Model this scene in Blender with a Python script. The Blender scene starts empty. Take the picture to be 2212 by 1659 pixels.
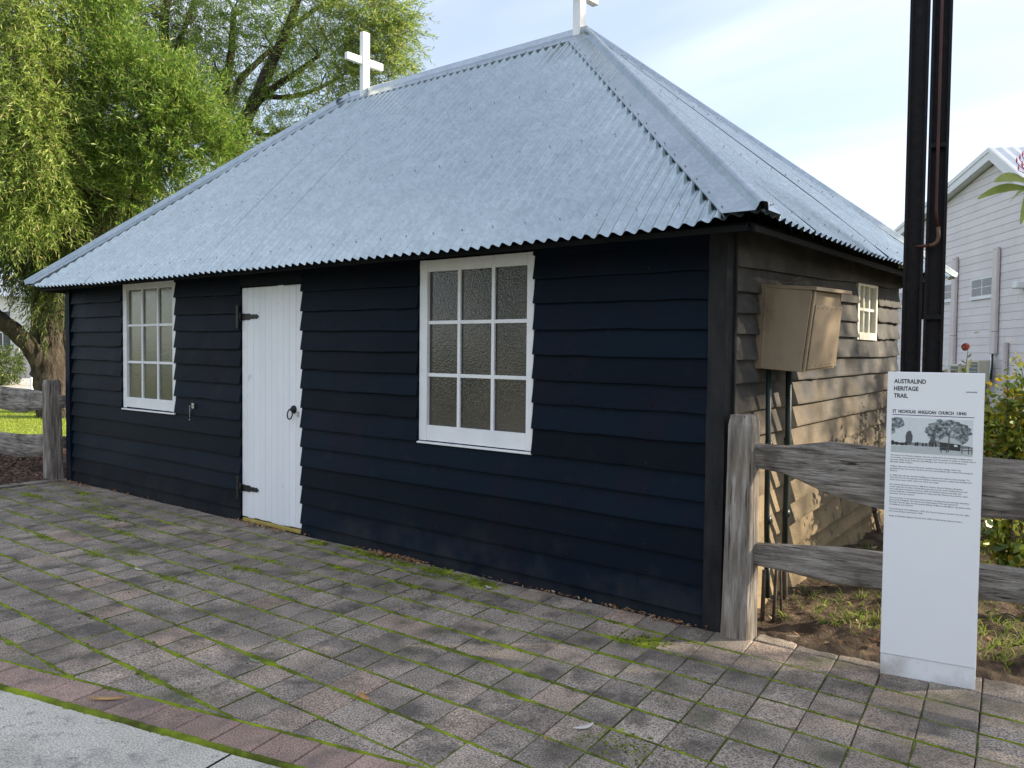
import bpy, bmesh, math, random
import numpy as np
from mathutils import Vector, Matrix, noise

random.seed(7); RNG = np.random.default_rng(7)
scene = bpy.context.scene
COL = scene.collection
R = math.radians

# ------------------------------------------------------------------ camera
CAM = Vector((2.0713, -4.4306, 1.5524))
C_R = Vector((0.77569, 0.63102, 0.01085)); C_U = Vector((-0.03206, 0.02223, 0.99924)); C_F = Vector((-0.63030, 0.77545, -0.03747))
FPX = 1829.14 / 2212.0
cam = bpy.data.cameras.new("camera"); cam_o = bpy.data.objects.new("camera", cam); COL.objects.link(cam_o)
cam.sensor_width = 36.0; cam.lens = FPX * 36.0; cam.clip_start = 0.05; cam.clip_end = 3000.0
cam_o.matrix_world = Matrix(((C_R.x, C_U.x, -C_F.x, CAM.x), (C_R.y, C_U.y, -C_F.y, CAM.y), (C_R.z, C_U.z, -C_F.z, CAM.z), (0, 0, 0, 1)))
scene.camera = cam_o

def at(u, v, f):
    """survey helper: point seen at (u, v) of a 2212 px wide view, f metres in front of the camera"""
    return CAM + (C_R * ((u - 1106.0) / 1829.14) - C_U * ((v - 829.5) / 1829.14) + C_F) * f

# ------------------------------------------------------------------ sky and sun
SUN_AZ = R(43.0); SUN_EL = R(24.0)          # azimuth from +x towards +y
SUN = Vector((math.cos(SUN_EL) * math.cos(SUN_AZ), math.cos(SUN_EL) * math.sin(SUN_AZ), math.sin(SUN_EL)))
world = bpy.data.worlds.new("World"); scene.world = world; world.use_nodes = True
wt = world.node_tree; wt.nodes.clear(); L = wt.links.new
w_out = wt.nodes.new('ShaderNodeOutputWorld'); bg = wt.nodes.new('ShaderNodeBackground')
sky = wt.nodes.new('ShaderNodeTexSky'); sky.sky_type = 'NISHITA'; sky.sun_disc = False
sky.sun_elevation = SUN_EL; sky.sun_rotation = R(90) - SUN_AZ; sky.air_density = 1.0; sky.dust_density = 0.6; sky.ozone_density = 1.2
geo = wt.nodes.new('ShaderNodeTexCoord')
sep = wt.nodes.new('ShaderNodeSeparateXYZ'); L(geo.outputs['Generated'], sep.inputs[0])
zz = wt.nodes.new('ShaderNodeMath'); zz.operation = 'MAXIMUM'; L(sep.outputs['Z'], zz.inputs[0]); zz.inputs[1].default_value = 0.02
za = wt.nodes.new('ShaderNodeMath'); za.operation = 'ADD'; L(zz.outputs[0], za.inputs[0]); za.inputs[1].default_value = 0.22
dv = wt.nodes.new('ShaderNodeVectorMath'); dv.operation = 'DIVIDE'; L(geo.outputs['Generated'], dv.inputs[0])
cmb = wt.nodes.new('ShaderNodeCombineXYZ'); [L(za.outputs[0], cmb.inputs[i]) for i in range(3)]; L(cmb.outputs[0], dv.inputs[1])
mp = wt.nodes.new('ShaderNodeMapping'); L(dv.outputs[0], mp.inputs[0]); mp.inputs['Rotation'].default_value = (0, 0, R(35)); mp.inputs['Scale'].default_value = (0.55, 1.3, 0.4); mp.inputs['Location'].default_value = (0.35, 0.1, 0)
n1 = wt.nodes.new('ShaderNodeTexNoise'); L(mp.outputs[0], n1.inputs['Vector']); n1.inputs['Scale'].default_value = 1.7; n1.inputs['Detail'].default_value = 4; n1.inputs['Roughness'].default_value = 0.42; n1.inputs['Distortion'].default_value = 0.35
rp = wt.nodes.new('ShaderNodeValToRGB'); L(n1.outputs['Fac'], rp.inputs[0]); rp.color_ramp.interpolation = 'EASE'
rp.color_ramp.elements[0].position = 0.34; rp.color_ramp.elements[0].color = (0.34, 0.34, 0.34, 1); rp.color_ramp.elements[1].position = 0.68; rp.color_ramp.elements[1].color = (0.86, 0.86, 0.86, 1)
mx = wt.nodes.new('ShaderNodeMix'); mx.data_type = 'RGBA'; L(rp.outputs[0], mx.inputs[0]); L(sky.outputs[0], mx.inputs[6]); mx.inputs[7].default_value = (5.35, 5.75, 6.85, 1)
L(mx.outputs[2], bg.inputs['Color']); bg.inputs['Strength'].default_value = 0.097; L(bg.outputs[0], w_out.inputs[0])

sl = bpy.data.lights.new("sun", 'SUN'); sl.energy = 4.7; sl.angle = R(0.53); sl.color = (1.0, 0.87, 0.68)
so = bpy.data.objects.new("sun", sl); COL.objects.link(so); so.location = (20, 26, 15)
so.rotation_euler = SUN.to_track_quat('Z', 'Y').to_euler()

vs = scene.view_settings; vs.view_transform = 'Standard'; vs.look = 'None'; vs.gamma = 1.0; vs.use_curve_mapping = False; vs.exposure = 1.22
scene.render.engine = 'CYCLES'; scene.render.resolution_x = 1024; scene.render.resolution_y = 768

# ------------------------------------------------------------------ material helper
MATS = {}
def pm(name, ramp, scale=5.0, detail=6, stretch=(1, 1, 1), rough=0.7, bump=0.0, bscale=None, bstretch=None, bdist=0.01,
       metal=0.0, spec=0.35, rnd=0.0, speck=None, stains=(), island=False, transl=0.0, coord='pos', rvar=0.0, vor=None, rnd_hue=None, zdirt=None, wst=()):
    m = bpy.data.materials.new(name); MATS[name] = m; m.use_nodes = True
    nt = m.node_tree; nt.nodes.clear(); lk = nt.links.new
    nn = lambda t: nt.nodes.new('ShaderNode' + t)
    out = nn('OutputMaterial'); bs = nn('BsdfPrincipled')
    if coord == 'pos': src = nn('NewGeometry').outputs['Position']
    else: src = nn('TexCoord').outputs['Object']
    oi = nn('ObjectInfo') if (rnd or coord == 'obj' or rnd_hue) else None
    if coord == 'obj':
        ad = nn('VectorMath'); ad.operation = 'ADD'; lk(src, ad.inputs[0])
        ml = nn('VectorMath'); ml.operation = 'SCALE'; cx = nn('CombineXYZ'); [lk(oi.outputs['Random'], cx.inputs[i]) for i in range(3)]
        lk(cx.outputs[0], ml.inputs[0]); ml.inputs[3].default_value = 37.0; lk(ml.outputs[0], ad.inputs[1]); src = ad.outputs[0]
    def mapped(st):
        mpp = nn('Mapping'); lk(src, mpp.inputs[0]); mpp.inputs['Scale'].default_value = st; return mpp.outputs[0]
    def nz(sc, det, st, ro=0.55):
        t = nn('TexNoise'); lk(mapped(st), t.inputs['Vector']); t.inputs['Scale'].default_value = sc; t.inputs['Detail'].default_value = det; t.inputs['Roughness'].default_value = ro
        return t.outputs['Fac']
    cr = nn('ValToRGB'); els = cr.color_ramp.elements
    while len(els) < len(ramp): els.new(0.5)
    for e, (p, c) in zip(els, ramp): e.position = p; e.color = (*c, 1)
    if island:
        g2 = nn('NewGeometry'); lk(g2.outputs['Random Per Island'], cr.inputs[0])
    else: lk(nz(scale, detail, stretch), cr.inputs[0])
    col = cr.outputs[0]
    def mixc(a, b, fac, mode='MIX'):
        x = nn('Mix'); x.data_type = 'RGBA'; x.blend_type = mode
        if isinstance(fac, float): x.inputs[0].default_value = fac
        else: lk(fac, x.inputs[0])
        lk(a, x.inputs[6])
        if isinstance(b, tuple): x.inputs[7].default_value = (*b, 1)
        else: lk(b, x.inputs[7])
        return x.outputs[2]
    def mr(val, a, b, c, d):
        x = nn('MapRange'); lk(val, x.inputs[0]); x.inputs[1].default_value = a; x.inputs[2].default_value = b; x.inputs[3].default_value = c; x.inputs[4].default_value = d; return x.outputs[0]
    if rnd_hue:
        c2 = nn('ValToRGB'); e2 = c2.color_ramp.elements
        while len(e2) < len(rnd_hue): e2.new(0.5)
        for e, (p, c) in zip(e2, rnd_hue): e.position = p; e.color = (*c, 1)
        lk(oi.outputs['Random'], c2.inputs[0]); col = mixc(col, c2.outputs[0], 1.0, 'MULTIPLY')
    if vor:
        v = nn('TexVoronoi'); lk(mapped(vor[2] if len(vor) > 2 else (1, 1, 1)), v.inputs['Vector']); v.inputs['Scale'].default_value = vor[0]
        sv = nn('SeparateColor'); lk(v.outputs['Color'], sv.inputs[0])
        gv = nn('CombineColor'); f = mr(sv.outputs[0], 0, 1, 1 - vor[1], 1 + vor[1]); [lk(f, gv.inputs[i]) for i in range(3)]
        col = mixc(col, gv.outputs[0], 1.0, 'MULTIPLY')
    if speck:
        s = mr(nz(speck[0], 3, (1, 1, 1), 0.7), 0.36, 0.64, 1 - speck[1], 1 + speck[1]); gs = nn('CombineColor'); [lk(s, gs.inputs[i]) for i in range(3)]
        col = mixc(col, gs.outputs[0], 1.0, 'MULTIPLY')
    for (c, sc, lo, hi, amt, *st) in stains:
        col = mixc(col, c, mr(nz(sc, 5, st[0] if st else (1, 1, 1), 0.6), lo, hi, 0.0, amt))
    if zdirt:      # splashed sand, thicker low down, ragged upper edge
        sx = nn('SeparateXYZ'); lk(src, sx.inputs[0]); ad2 = nn('Math'); ad2.operation = 'MULTIPLY_ADD'
        lk(nz(2.6, 6, (1, 1, 1), 0.65), ad2.inputs[0]); ad2.inputs[1].default_value = 1.5; lk(sx.outputs['Z'], ad2.inputs[2])
        col = mixc(col, zdirt[0], mr(ad2.outputs[0], zdirt[1] + .75, zdirt[2] + .75, zdirt[3], 0.0))
    for (c, sc, lo, hi, amt) in wst:          # stains that run across neighbouring pieces
        tn = nn('TexNoise'); lk(nn('NewGeometry').outputs['Position'], tn.inputs['Vector']); tn.inputs['Scale'].default_value = sc; tn.inputs['Detail'].default_value = 6; tn.inputs['Roughness'].default_value = 0.62
        col = mixc(col, c, mr(tn.outputs['Fac'], lo, hi, 0.0, amt))
    if rnd:
        f = mr(oi.outputs['Random'], 0, 1, 1 - rnd, 1 + rnd); gr = nn('CombineColor'); [lk(f, gr.inputs[i]) for i in range(3)]
        col = mixc(col, gr.outputs[0], 1.0, 'MULTIPLY')
    lk(col, bs.inputs['Base Color'])
    bs.inputs['Roughness'].default_value = rough; bs.inputs['Metallic'].default_value = metal; bs.inputs['Specular IOR Level'].default_value = spec
    if rvar: lk(mr(nz(scale * 1.7, 4, stretch), 0.3, 0.7, rough - rvar, rough + rvar), bs.inputs['Roughness'])
    if bump:
        b = nn('Bump'); b.inputs['Strength'].default_value = bump; b.inputs['Distance'].default_value = bdist
        lk(nz(bscale or scale, 5, bstretch or stretch, 0.62), b.inputs['Height']); lk(b.outputs[0], bs.inputs['Normal'])
    if transl:
        tr = nn('BsdfTranslucent'); lk(col, tr.inputs[0]); ms = nn('MixShader'); ms.inputs[0].default_value = transl
        lk(bs.outputs[0], ms.inputs[1]); lk(tr.outputs[0], ms.inputs[2]); lk(ms.outputs[0], out.inputs[0])
    else: lk(bs.outputs[0], out.inputs[0])
    return m

G = lambda v, a=1.0, b=1.0: (v, v * a, v * b)
pm('black_paint', [(0.3, (0.0013, 0.0055, 0.0120)), (0.7, (0.0026, 0.0080, 0.0160))], 3.0, 6, (0.35, 1, 1), 0.55, 0.35, 60, (0.06, 1, 1), 0.003, spec=0.09, rnd=0.35, zdirt=((0.05, 0.046, 0.042), -0.35, 0.22, 0.45),
   stains=[((0.018, 0.022, 0.024), 5.0, 0.60, 0.80, 0.5), ((0.0085, 0.0060, 0.0135), 1.7, 0.5, 0.62, 0.5)])
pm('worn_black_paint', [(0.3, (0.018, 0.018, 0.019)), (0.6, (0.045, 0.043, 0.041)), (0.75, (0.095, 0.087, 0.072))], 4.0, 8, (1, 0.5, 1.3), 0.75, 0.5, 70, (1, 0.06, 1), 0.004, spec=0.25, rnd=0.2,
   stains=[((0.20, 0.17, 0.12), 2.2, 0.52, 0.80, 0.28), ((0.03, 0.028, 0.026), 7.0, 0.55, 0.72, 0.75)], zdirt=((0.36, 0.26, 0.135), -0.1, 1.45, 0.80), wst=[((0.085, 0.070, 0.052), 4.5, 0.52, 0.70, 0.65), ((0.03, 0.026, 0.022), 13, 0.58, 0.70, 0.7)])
pm('corner_board', [(0.3, (0.009, 0.010, 0.012)), (0.7, (0.030, 0.030, 0.030))], 14, 8, (1, 1, 0.25), 0.8, 0.6, 30, (0.3, 0.3, 6), 0.004, spec=0.2)
pm('white_paint', [(0.3, (0.74, 0.75, 0.75)), (0.7, (0.84, 0.84, 0.83))], 4, 6, (1, 1, 0.4), 0.5, 0.15, 40, (6, 6, 0.6), 0.002, spec=0.4, stains=[((0.52, 0.51, 0.48), 7, 0.60, 0.74, 0.5)])
pm('cream_paint', [(0.3, (0.62, 0.58, 0.47)), (0.7, (0.76, 0.73, 0.64))], 6, 6, (1, 1, 1), 0.6, 0.15, 40, None, 0.002, spec=0.3, stains=[((0.4, 0.36, 0.3), 12, 0.6, 0.75, 0.6)])
pm('door_paint', [(0.3, (0.78, 0.80, 0.82)), (0.7, (0.86, 0.87, 0.88))], 3, 5, (1, 1, 0.3), 0.42, 0.1, 30, (4, 4, 0.4), 0.002, spec=0.45, stains=[((0.42, 0.43, 0.44), 6, 0.66, 0.72, 0.55)], rnd=0.03)
pm('sill_yellow', [(0.3, (0.38, 0.28, 0.06)), (0.7, (0.52, 0.40, 0.11))], 9, 5, (1, 1, 1), 0.7)
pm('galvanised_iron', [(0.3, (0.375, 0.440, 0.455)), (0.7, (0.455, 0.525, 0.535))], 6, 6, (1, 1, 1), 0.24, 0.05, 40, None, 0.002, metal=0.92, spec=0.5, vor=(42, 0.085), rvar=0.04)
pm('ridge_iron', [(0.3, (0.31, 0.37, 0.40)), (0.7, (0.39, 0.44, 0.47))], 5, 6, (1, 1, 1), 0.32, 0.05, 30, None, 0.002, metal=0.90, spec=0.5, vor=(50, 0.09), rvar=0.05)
pm('screw_metal', [(0.3, G(0.34)), (0.7, G(0.45))], 8, 3, metal=0.7, rough=0.5)
pm('black_iron', [(0.3, G(0.012)), (0.7, G(0.03))], 30, 4, rough=0.45, metal=0.3, bump=0.3, bscale=90, bdist=0.002)
pm('zinc', [(0.3, G(0.5)), (0.7, G(0.65))], 30, 4, rough=0.35, metal=0.9)
pm('soffit', [(0.3, (0.007, 0.008, 0.010)), (0.7, (0.015, 0.016, 0.018))], 5, 5, rough=0.8, spec=0.15)
pm('meter_paint', [(0.3, (0.20, 0.148, 0.092)), (0.7, (0.265, 0.20, 0.128))], 7, 7, (1, 1, 0.4), 0.55, 0.25, 30, (3, 3, 0.5), 0.003, spec=0.35, stains=[((0.15, 0.11, 0.08), 6, 0.6, 0.78, 0.5)], rnd=0.06)
pm('green_pipe', [(0.3, (0.008, 0.016, 0.015)), (0.7, (0.018, 0.03, 0.028))], 8, 5, rough=0.4)
pm('old_pipe', [(0.3, (0.06, 0.05, 0.04)), (0.7, (0.14, 0.11, 0.085))], 20, 5, rough=0.8)
pm('grey_timber_x', [(0.25, (0.10, 0.085, 0.070)), (0.5, (0.32, 0.285, 0.245)), (0.72, (0.54, 0.50, 0.445))], 5, 9, (0.9, 5, 9), 0.85, 1.0, 5, (1.1, 9, 16), 0.035, spec=0.2, stains=[((0.075, 0.058, 0.045), 2.2, 0.5, 0.62, 0.7), ((0.02, 0.016, 0.013), 7, 0.60, 0.66, 0.9, (0.35, 6, 9)), ((0.40, 0.38, 0.35), 3, 0.55, 0.72, 0.5, (0.8, 2, 2))])
pm('grey_timber_z', [(0.25, (0.09, 0.076, 0.062)), (0.5, (0.24, 0.21, 0.178)), (0.72, (0.46, 0.42, 0.37))], 6, 9, (5, 5, 0.6), 0.85, 1.0, 6, (8, 8, 0.5), 0.025, spec=0.2, stains=[((0.20, 0.145, 0.095), 3.0, 0.52, 0.70, 0.5), ((0.025, 0.02, 0.016), 9, 0.60, 0.66, 0.9, (5, 5, 0.22))])
pm('dark_steel', [(0.3, (0.006, 0.0055, 0.007)), (0.7, (0.014, 0.012, 0.013))], 25, 8, rough=0.6, bump=0.5, bscale=120, bdist=0.003, spec=0.2, stains=[((0.05, 0.024, 0.014), 12, 0.58, 0.75, 0.5)])
pm('brown_pipe', [(0.3, (0.040, 0.012, 0.010)), (0.7, (0.07, 0.022, 0.016))], 8, 5, rough=0.4)
pm('copper_pipe', [(0.3, (0.095, 0.052, 0.03)), (0.7, (0.14, 0.08, 0.045))], 8, 5, rough=0.45)
pm('sign_white', [(0.3, (0.80, 0.81, 0.82)), (0.7, (0.82, 0.83, 0.84))], 3, 3, rough=0.32, spec=0.5)
pm('sign_base', [(0.3, (0.76, 0.77, 0.78)), (0.7, (0.81, 0.82, 0.83))], 6, 5, rough=0.4, zdirt=((0.28, 0.23, 0.17), -0.35, 0.12, 0.9), stains=[((0.42, 0.38, 0.32), 40, 0.62, 0.74, 0.5)])
pm('ink', [(0.3, (0.018, 0.018, 0.026)), (0.7, (0.025, 0.025, 0.035))], 5, 2, rough=0.5)
pm('ink_soft', [(0.3, (0.035, 0.038, 0.05)), (0.7, (0.045, 0.05, 0.06))], 5, 2, rough=0.5)
pm('ink_violet', [(0.3, (0.03, 0.022, 0.11)), (0.7, (0.035, 0.026, 0.13))], 5, 2, rough=0.5)
for nm, v in (('print_sky', 0.68), ('print_light', 0.50), ('print_mid', 0.24), ('print_dark', 0.10), ('print_black', 0.045)):
    pm(nm, [(0.35, (v * 0.88, v * 0.95, v * 0.95)), (0.65, (v * 1.0, v * 1.06, v * 1.06))], 140, 6, rough=0.5)
pm('print_tree', [(0.36, (0.05, 0.06, 0.062)), (0.52, (0.19, 0.22, 0.225)), (0.66, (0.46, 0.51, 0.52))], 70, 6, rough=0.5)
pm('paver', [(0.28, (0.200, 0.166, 0.136)), (0.5, (0.305, 0.258, 0.212)), (0.72, (0.395, 0.335, 0.274))], 2.2, 6, rough=0.88, bump=0.75, bscale=190, bdist=0.004, spec=0.25, rnd=0.11, coord='obj',
   speck=(125, 0.75), wst=[((0.085, 0.074, 0.062), 1.1, 0.46, 0.64, 0.55), ((0.06, 0.08, 0.025), 2.3, 0.56, 0.70, 0.5)], stains=[((0.066, 0.058, 0.050), 4.2, 0.50, 0.66, 0.70), ((0.07, 0.085, 0.03), 6.0, 0.60, 0.74, 0.40)], rnd_hue=[(0.0, (1, 0.99, 0.98)), (0.75, (1.02, 1, 0.98)), (0.9, (1.04, 0.98, 0.94)), (1.0, (1.12, 0.97, 0.90))])
pm('border_paver', [(0.28, (0.215, 0.150, 0.120)), (0.5, (0.32, 0.222, 0.175)), (0.72, (0.40, 0.285, 0.225))], 2.2, 6, rough=0.88, bump=0.75, bscale=190, bdist=0.004, spec=0.25, rnd=0.18, coord='obj',
   speck=(150, 0.55), wst=[((0.12, 0.10, 0.095), 1.6, 0.48, 0.66, 0.5)], stains=[((0.07, 0.06, 0.058), 4.5, 0.52, 0.70, 0.6)])
pm('bedding', [(0.3, (0.035, 0.032, 0.025)), (0.7, (0.07, 0.062, 0.05))], 30, 5, rough=0.95)
pm('moss', [(0.32, (0.070, 0.080, 0.015)), (0.46, (0.14, 0.18, 0.017)), (0.58, (0.23, 0.29, 0.02)), (0.70, (0.33, 0.41, 0.025))], 6, 8, rough=0.9, bump=1.0, bscale=260, bdist=0.006, spec=0.15)
pm('dull_moss', [(0.3, (0.045, 0.055, 0.018)), (0.55, (0.085, 0.11, 0.022)), (0.75, (0.14, 0.175, 0.035))], 12, 7, rough=0.95, bump=1.0, bscale=260, bdist=0.006, spec=0.15)
pm('concrete', [(0.3, (0.34, 0.315, 0.265)), (0.5, (0.50, 0.465, 0.395)), (0.7, (0.58, 0.54, 0.465))], 1.8, 8, rough=0.9, bump=0.8, bscale=130, bdist=0.005, spec=0.25, speck=(130, 0.45), stains=[((0.16, 0.155, 0.15), 3.2, 0.52, 0.68, 0.6), ((0.12, 0.115, 0.11), 14, 0.56, 0.66, 0.5)])
pm('soil', [(0.3, (0.060, 0.043, 0.030)), (0.55, (0.12, 0.086, 0.058)), (0.75, (0.21, 0.155, 0.10))], 7, 9, rough=0.95, bump=1.0, bscale=45, bdist=0.03, spec=0.15)
pm('lawn', [(0.3, (0.17, 0.23, 0.025)), (0.7, (0.30, 0.36, 0.04))], 3, 8, rough=0.9, bump=1.0, bscale=60, bdist=0.03)
pm('far_ground', [(0.3, (0.07, 0.09, 0.03)), (0.7, (0.14, 0.15, 0.06))], 0.6, 8, rough=0.95)
pm('mulch_bed', [(0.3, (0.045, 0.025, 0.018)), (0.7, (0.11, 0.062, 0.042))], 30, 8, rough=0.95, bump=1.0, bscale=50, bdist=0.03)
pm('chips', [(0.0, (0.05, 0.026, 0.018)), (0.5, (0.13, 0.07, 0.045)), (1.0, (0.27, 0.17, 0.11))], rough=0.9, island=True)
pm('litter', [(0.0, (0.16, 0.06, 0.03)), (0.4, (0.30, 0.14, 0.06)), (0.7, (0.34, 0.22, 0.10)), (1.0, (0.42, 0.34, 0.22))], rough=0.8, island=True)
pm('grass', [(0.0, (0.11, 0.18, 0.02)), (0.6, (0.22, 0.31, 0.04)), (0.85, (0.33, 0.35, 0.09)), (1.0, (0.46, 0.40, 0.22))], rough=0.7, island=True, transl=0.35)
pm('lawn_grass', [(0.0, (0.22, 0.30, 0.025)), (1.0, (0.34, 0.39, 0.045))], rough=0.7, island=True, transl=0.35)
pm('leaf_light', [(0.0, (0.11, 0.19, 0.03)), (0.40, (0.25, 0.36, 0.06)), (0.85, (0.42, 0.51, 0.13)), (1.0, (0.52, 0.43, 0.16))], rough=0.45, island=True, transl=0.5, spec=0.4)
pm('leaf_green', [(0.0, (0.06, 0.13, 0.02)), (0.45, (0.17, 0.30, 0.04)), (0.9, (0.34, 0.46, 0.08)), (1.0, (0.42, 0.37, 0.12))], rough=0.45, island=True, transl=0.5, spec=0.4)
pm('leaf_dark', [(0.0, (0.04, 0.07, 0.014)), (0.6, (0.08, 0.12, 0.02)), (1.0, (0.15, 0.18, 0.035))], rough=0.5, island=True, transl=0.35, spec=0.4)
pm('rose_leaf', [(0.0, (0.07, 0.12, 0.02)), (0.40, (0.19, 0.26, 0.035)), (0.70, (0.36, 0.40, 0.05)), (0.9, (0.50, 0.42, 0.04)), (1.0, (0.5, 0.30, 0.03))], rough=0.4, island=True, transl=0.35, spec=0.45)
pm('rose_flower', [(0.0, (0.45, 0.04, 0.02)), (0.6, (0.55, 0.09, 0.04)), (1.0, (0.6, 0.25, 0.18))], rough=0.6, island=True, transl=0.2)
pm('frangipani_leaf', [(0.3, (0.20, 0.27, 0.04)), (0.7, (0.33, 0.37, 0.07))], 12, 4, rough=0.4, transl=0.4, spec=0.5)
pm('pink_flower', [(0.3, (0.55, 0.08, 0.12)), (0.7, (0.62, 0.20, 0.22))], 20, 3, rough=0.6)
pm('bark', [(0.3, (0.028, 0.022, 0.017)), (0.55, (0.070, 0.056, 0.043)), (0.78, (0.15, 0.125, 0.10))], 4, 9, (3, 3, 0.8), 0.95, 1.0, 9, (2.5, 2.5, 0.7), 0.06, spec=0.15)
pm('twig', [(0.3, (0.09, 0.065, 0.045)), (0.7, (0.19, 0.145, 0.10))], 9, 5, rough=0.9)
pm('hall_board', [(0.3, (0.62, 0.585, 0.59)), (0.7, (0.70, 0.66, 0.66))], 1.2, 6, rough=0.6, rnd=0.04, bump=0.2, bscale=20, bdist=0.003)
pm('hall_trim', [(0.3, (0.68, 0.70, 0.71)), (0.7, (0.74, 0.75, 0.76))], 2, 5, rough=0.5)
pm('hall_pipe', [(0.3, (0.54, 0.48, 0.47)), (0.7, (0.60, 0.54, 0.53))], 2, 5, rough=0.5)
pm('hall_roof', [(0.3, (0.45, 0.48, 0.52)), (0.7, (0.52, 0.55, 0.58))], 2, 5, rough=0.4, metal=0.5)
pm('hall_glass', [(0.3, (0.022, 0.03, 0.03)), (0.7, (0.05, 0.06, 0.055))], 1.5, 4, rough=0.08, spec=0.6)
pm('air_con', [(0.3, (0.50, 0.46, 0.36)), (0.7, (0.56, 0.52, 0.42))], 3, 4, rough=0.6)
pm('air_con_grille', [(0.3, (0.10, 0.12, 0.12)), (0.7, (0.16, 0.18, 0.17))], 20, 4, rough=0.6)
pm('grey_panel', [(0.3, (0.36, 0.36, 0.36)), (0.7, (0.44, 0.44, 0.43))], 2, 5, rough=0.7)
pm('pale_wall', [(0.3, (0.66, 0.64, 0.58)), (0.7, (0.74, 0.72, 0.67))], 1, 5, rough=0.8)
pm('dead_leaf', [(0.3, (0.34, 0.17, 0.06)), (0.7, (0.48, 0.28, 0.11))], 40, 4, rough=0.7)
pm('pale_leaf', [(0.3, (0.48, 0.45, 0.40)), (0.7, (0.6, 0.57, 0.52))], 40, 4, rough=0.7)
pm('yellow_leaf', [(0.3, (0.38, 0.36, 0.07)), (0.7, (0.48, 0.46, 0.15))], 40, 4, rough=0.6)
pm('green_leaf', [(0.3, (0.16, 0.20, 0.10)), (0.7, (0.22, 0.27, 0.15))], 40, 4, rough=0.6)

def glass(name, tint, c2, ns):
    m = bpy.data.materials.new(name); MATS[name] = m; m.use_nodes = True; nt = m.node_tree; b = nt.nodes['Principled BSDF']; lk = nt.links.new
    g = nt.nodes.new('ShaderNodeNewGeometry')
    n = nt.nodes.new('ShaderNodeTexNoise'); lk(g.outputs['Position'], n.inputs['Vector']); n.inputs['Scale'].default_value = 2.2; n.inputs['Detail'].default_value = 4
    cr = nt.nodes.new('ShaderNodeValToRGB'); cr.color_ramp.elements[0].position = 0.35; cr.color_ramp.elements[1].position = 0.65
    cr.color_ramp.elements[0].color = (*tint, 1); cr.color_ramp.elements[1].color = (*c2, 1); lk(n.outputs['Fac'], cr.inputs[0]); lk(cr.outputs[0], b.inputs['Base Color'])
    v = nt.nodes.new('ShaderNodeTexVoronoi'); v.feature = 'SMOOTH_F1'; v.inputs['Scale'].default_value = ns; lk(g.outputs['Position'], v.inputs['Vector'])
    bp = nt.nodes.new('ShaderNodeBump'); bp.inputs['Strength'].default_value = 0.32; bp.inputs['Distance'].default_value = 0.004; lk(v.outputs['Distance'], bp.inputs['Height']); lk(bp.outputs[0], b.inputs['Normal'])
    b.inputs['Roughness'].default_value = 0.12; b.inputs['Specular IOR Level'].default_value = 0.6; b.inputs['Coat Weight'].default_value = 0.25; b.inputs['Coat Roughness'].default_value = 0.1
glass('obscure_glass', (0.026, 0.026, 0.025), (0.052, 0.045, 0.037), 75)  # brownish reflection put into the pane colour
glass('obscure_glass_reflected_green', (0.065, 0.075, 0.050), (0.12, 0.115, 0.065), 75)  # green-yellow reflection from outside painted into the pane colour
glass('pale_glass', (0.30, 0.34, 0.30), (0.40, 0.42, 0.36), 60)

# ------------------------------------------------------------------ object helpers
def link(o, parent=None):
    COL.objects.link(o)
    if parent is not None:
        o.parent = parent
        if parent.type == 'EMPTY': o.matrix_parent_inverse = Matrix.Translation(-Vector(parent.location))
    return o
def tag(o, label=None, cat=None, group=None, kind=None):
    if label: o['label'] = label
    if cat: o['category'] = cat
    if group: o['group'] = group
    if kind: o['kind'] = kind
    return o
def thing(name, loc, label, cat, group=None):
    e = bpy.data.objects.new(name, None); e.empty_display_size = 0.1; e.location = loc; COL.objects.link(e)
    return tag(e, label, cat, group)
def obj(name, me, mat, parent=None, smooth=False):
    if mat is not None:
        if len(me.materials) == 0: me.materials.append(MATS[mat] if isinstance(mat, str) else mat)
    if smooth:
        me.polygons.foreach_set('use_smooth', [True] * len(me.polygons))
    return link(bpy.data.objects.new(name, me), parent)
def pydata(name, vs_, fs, mat, parent=None, smooth=False):
    me = bpy.data.meshes.new(name); me.from_pydata([tuple(v) for v in vs_], [], fs); me.update()
    return obj(name, me, mat, parent, smooth)
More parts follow.
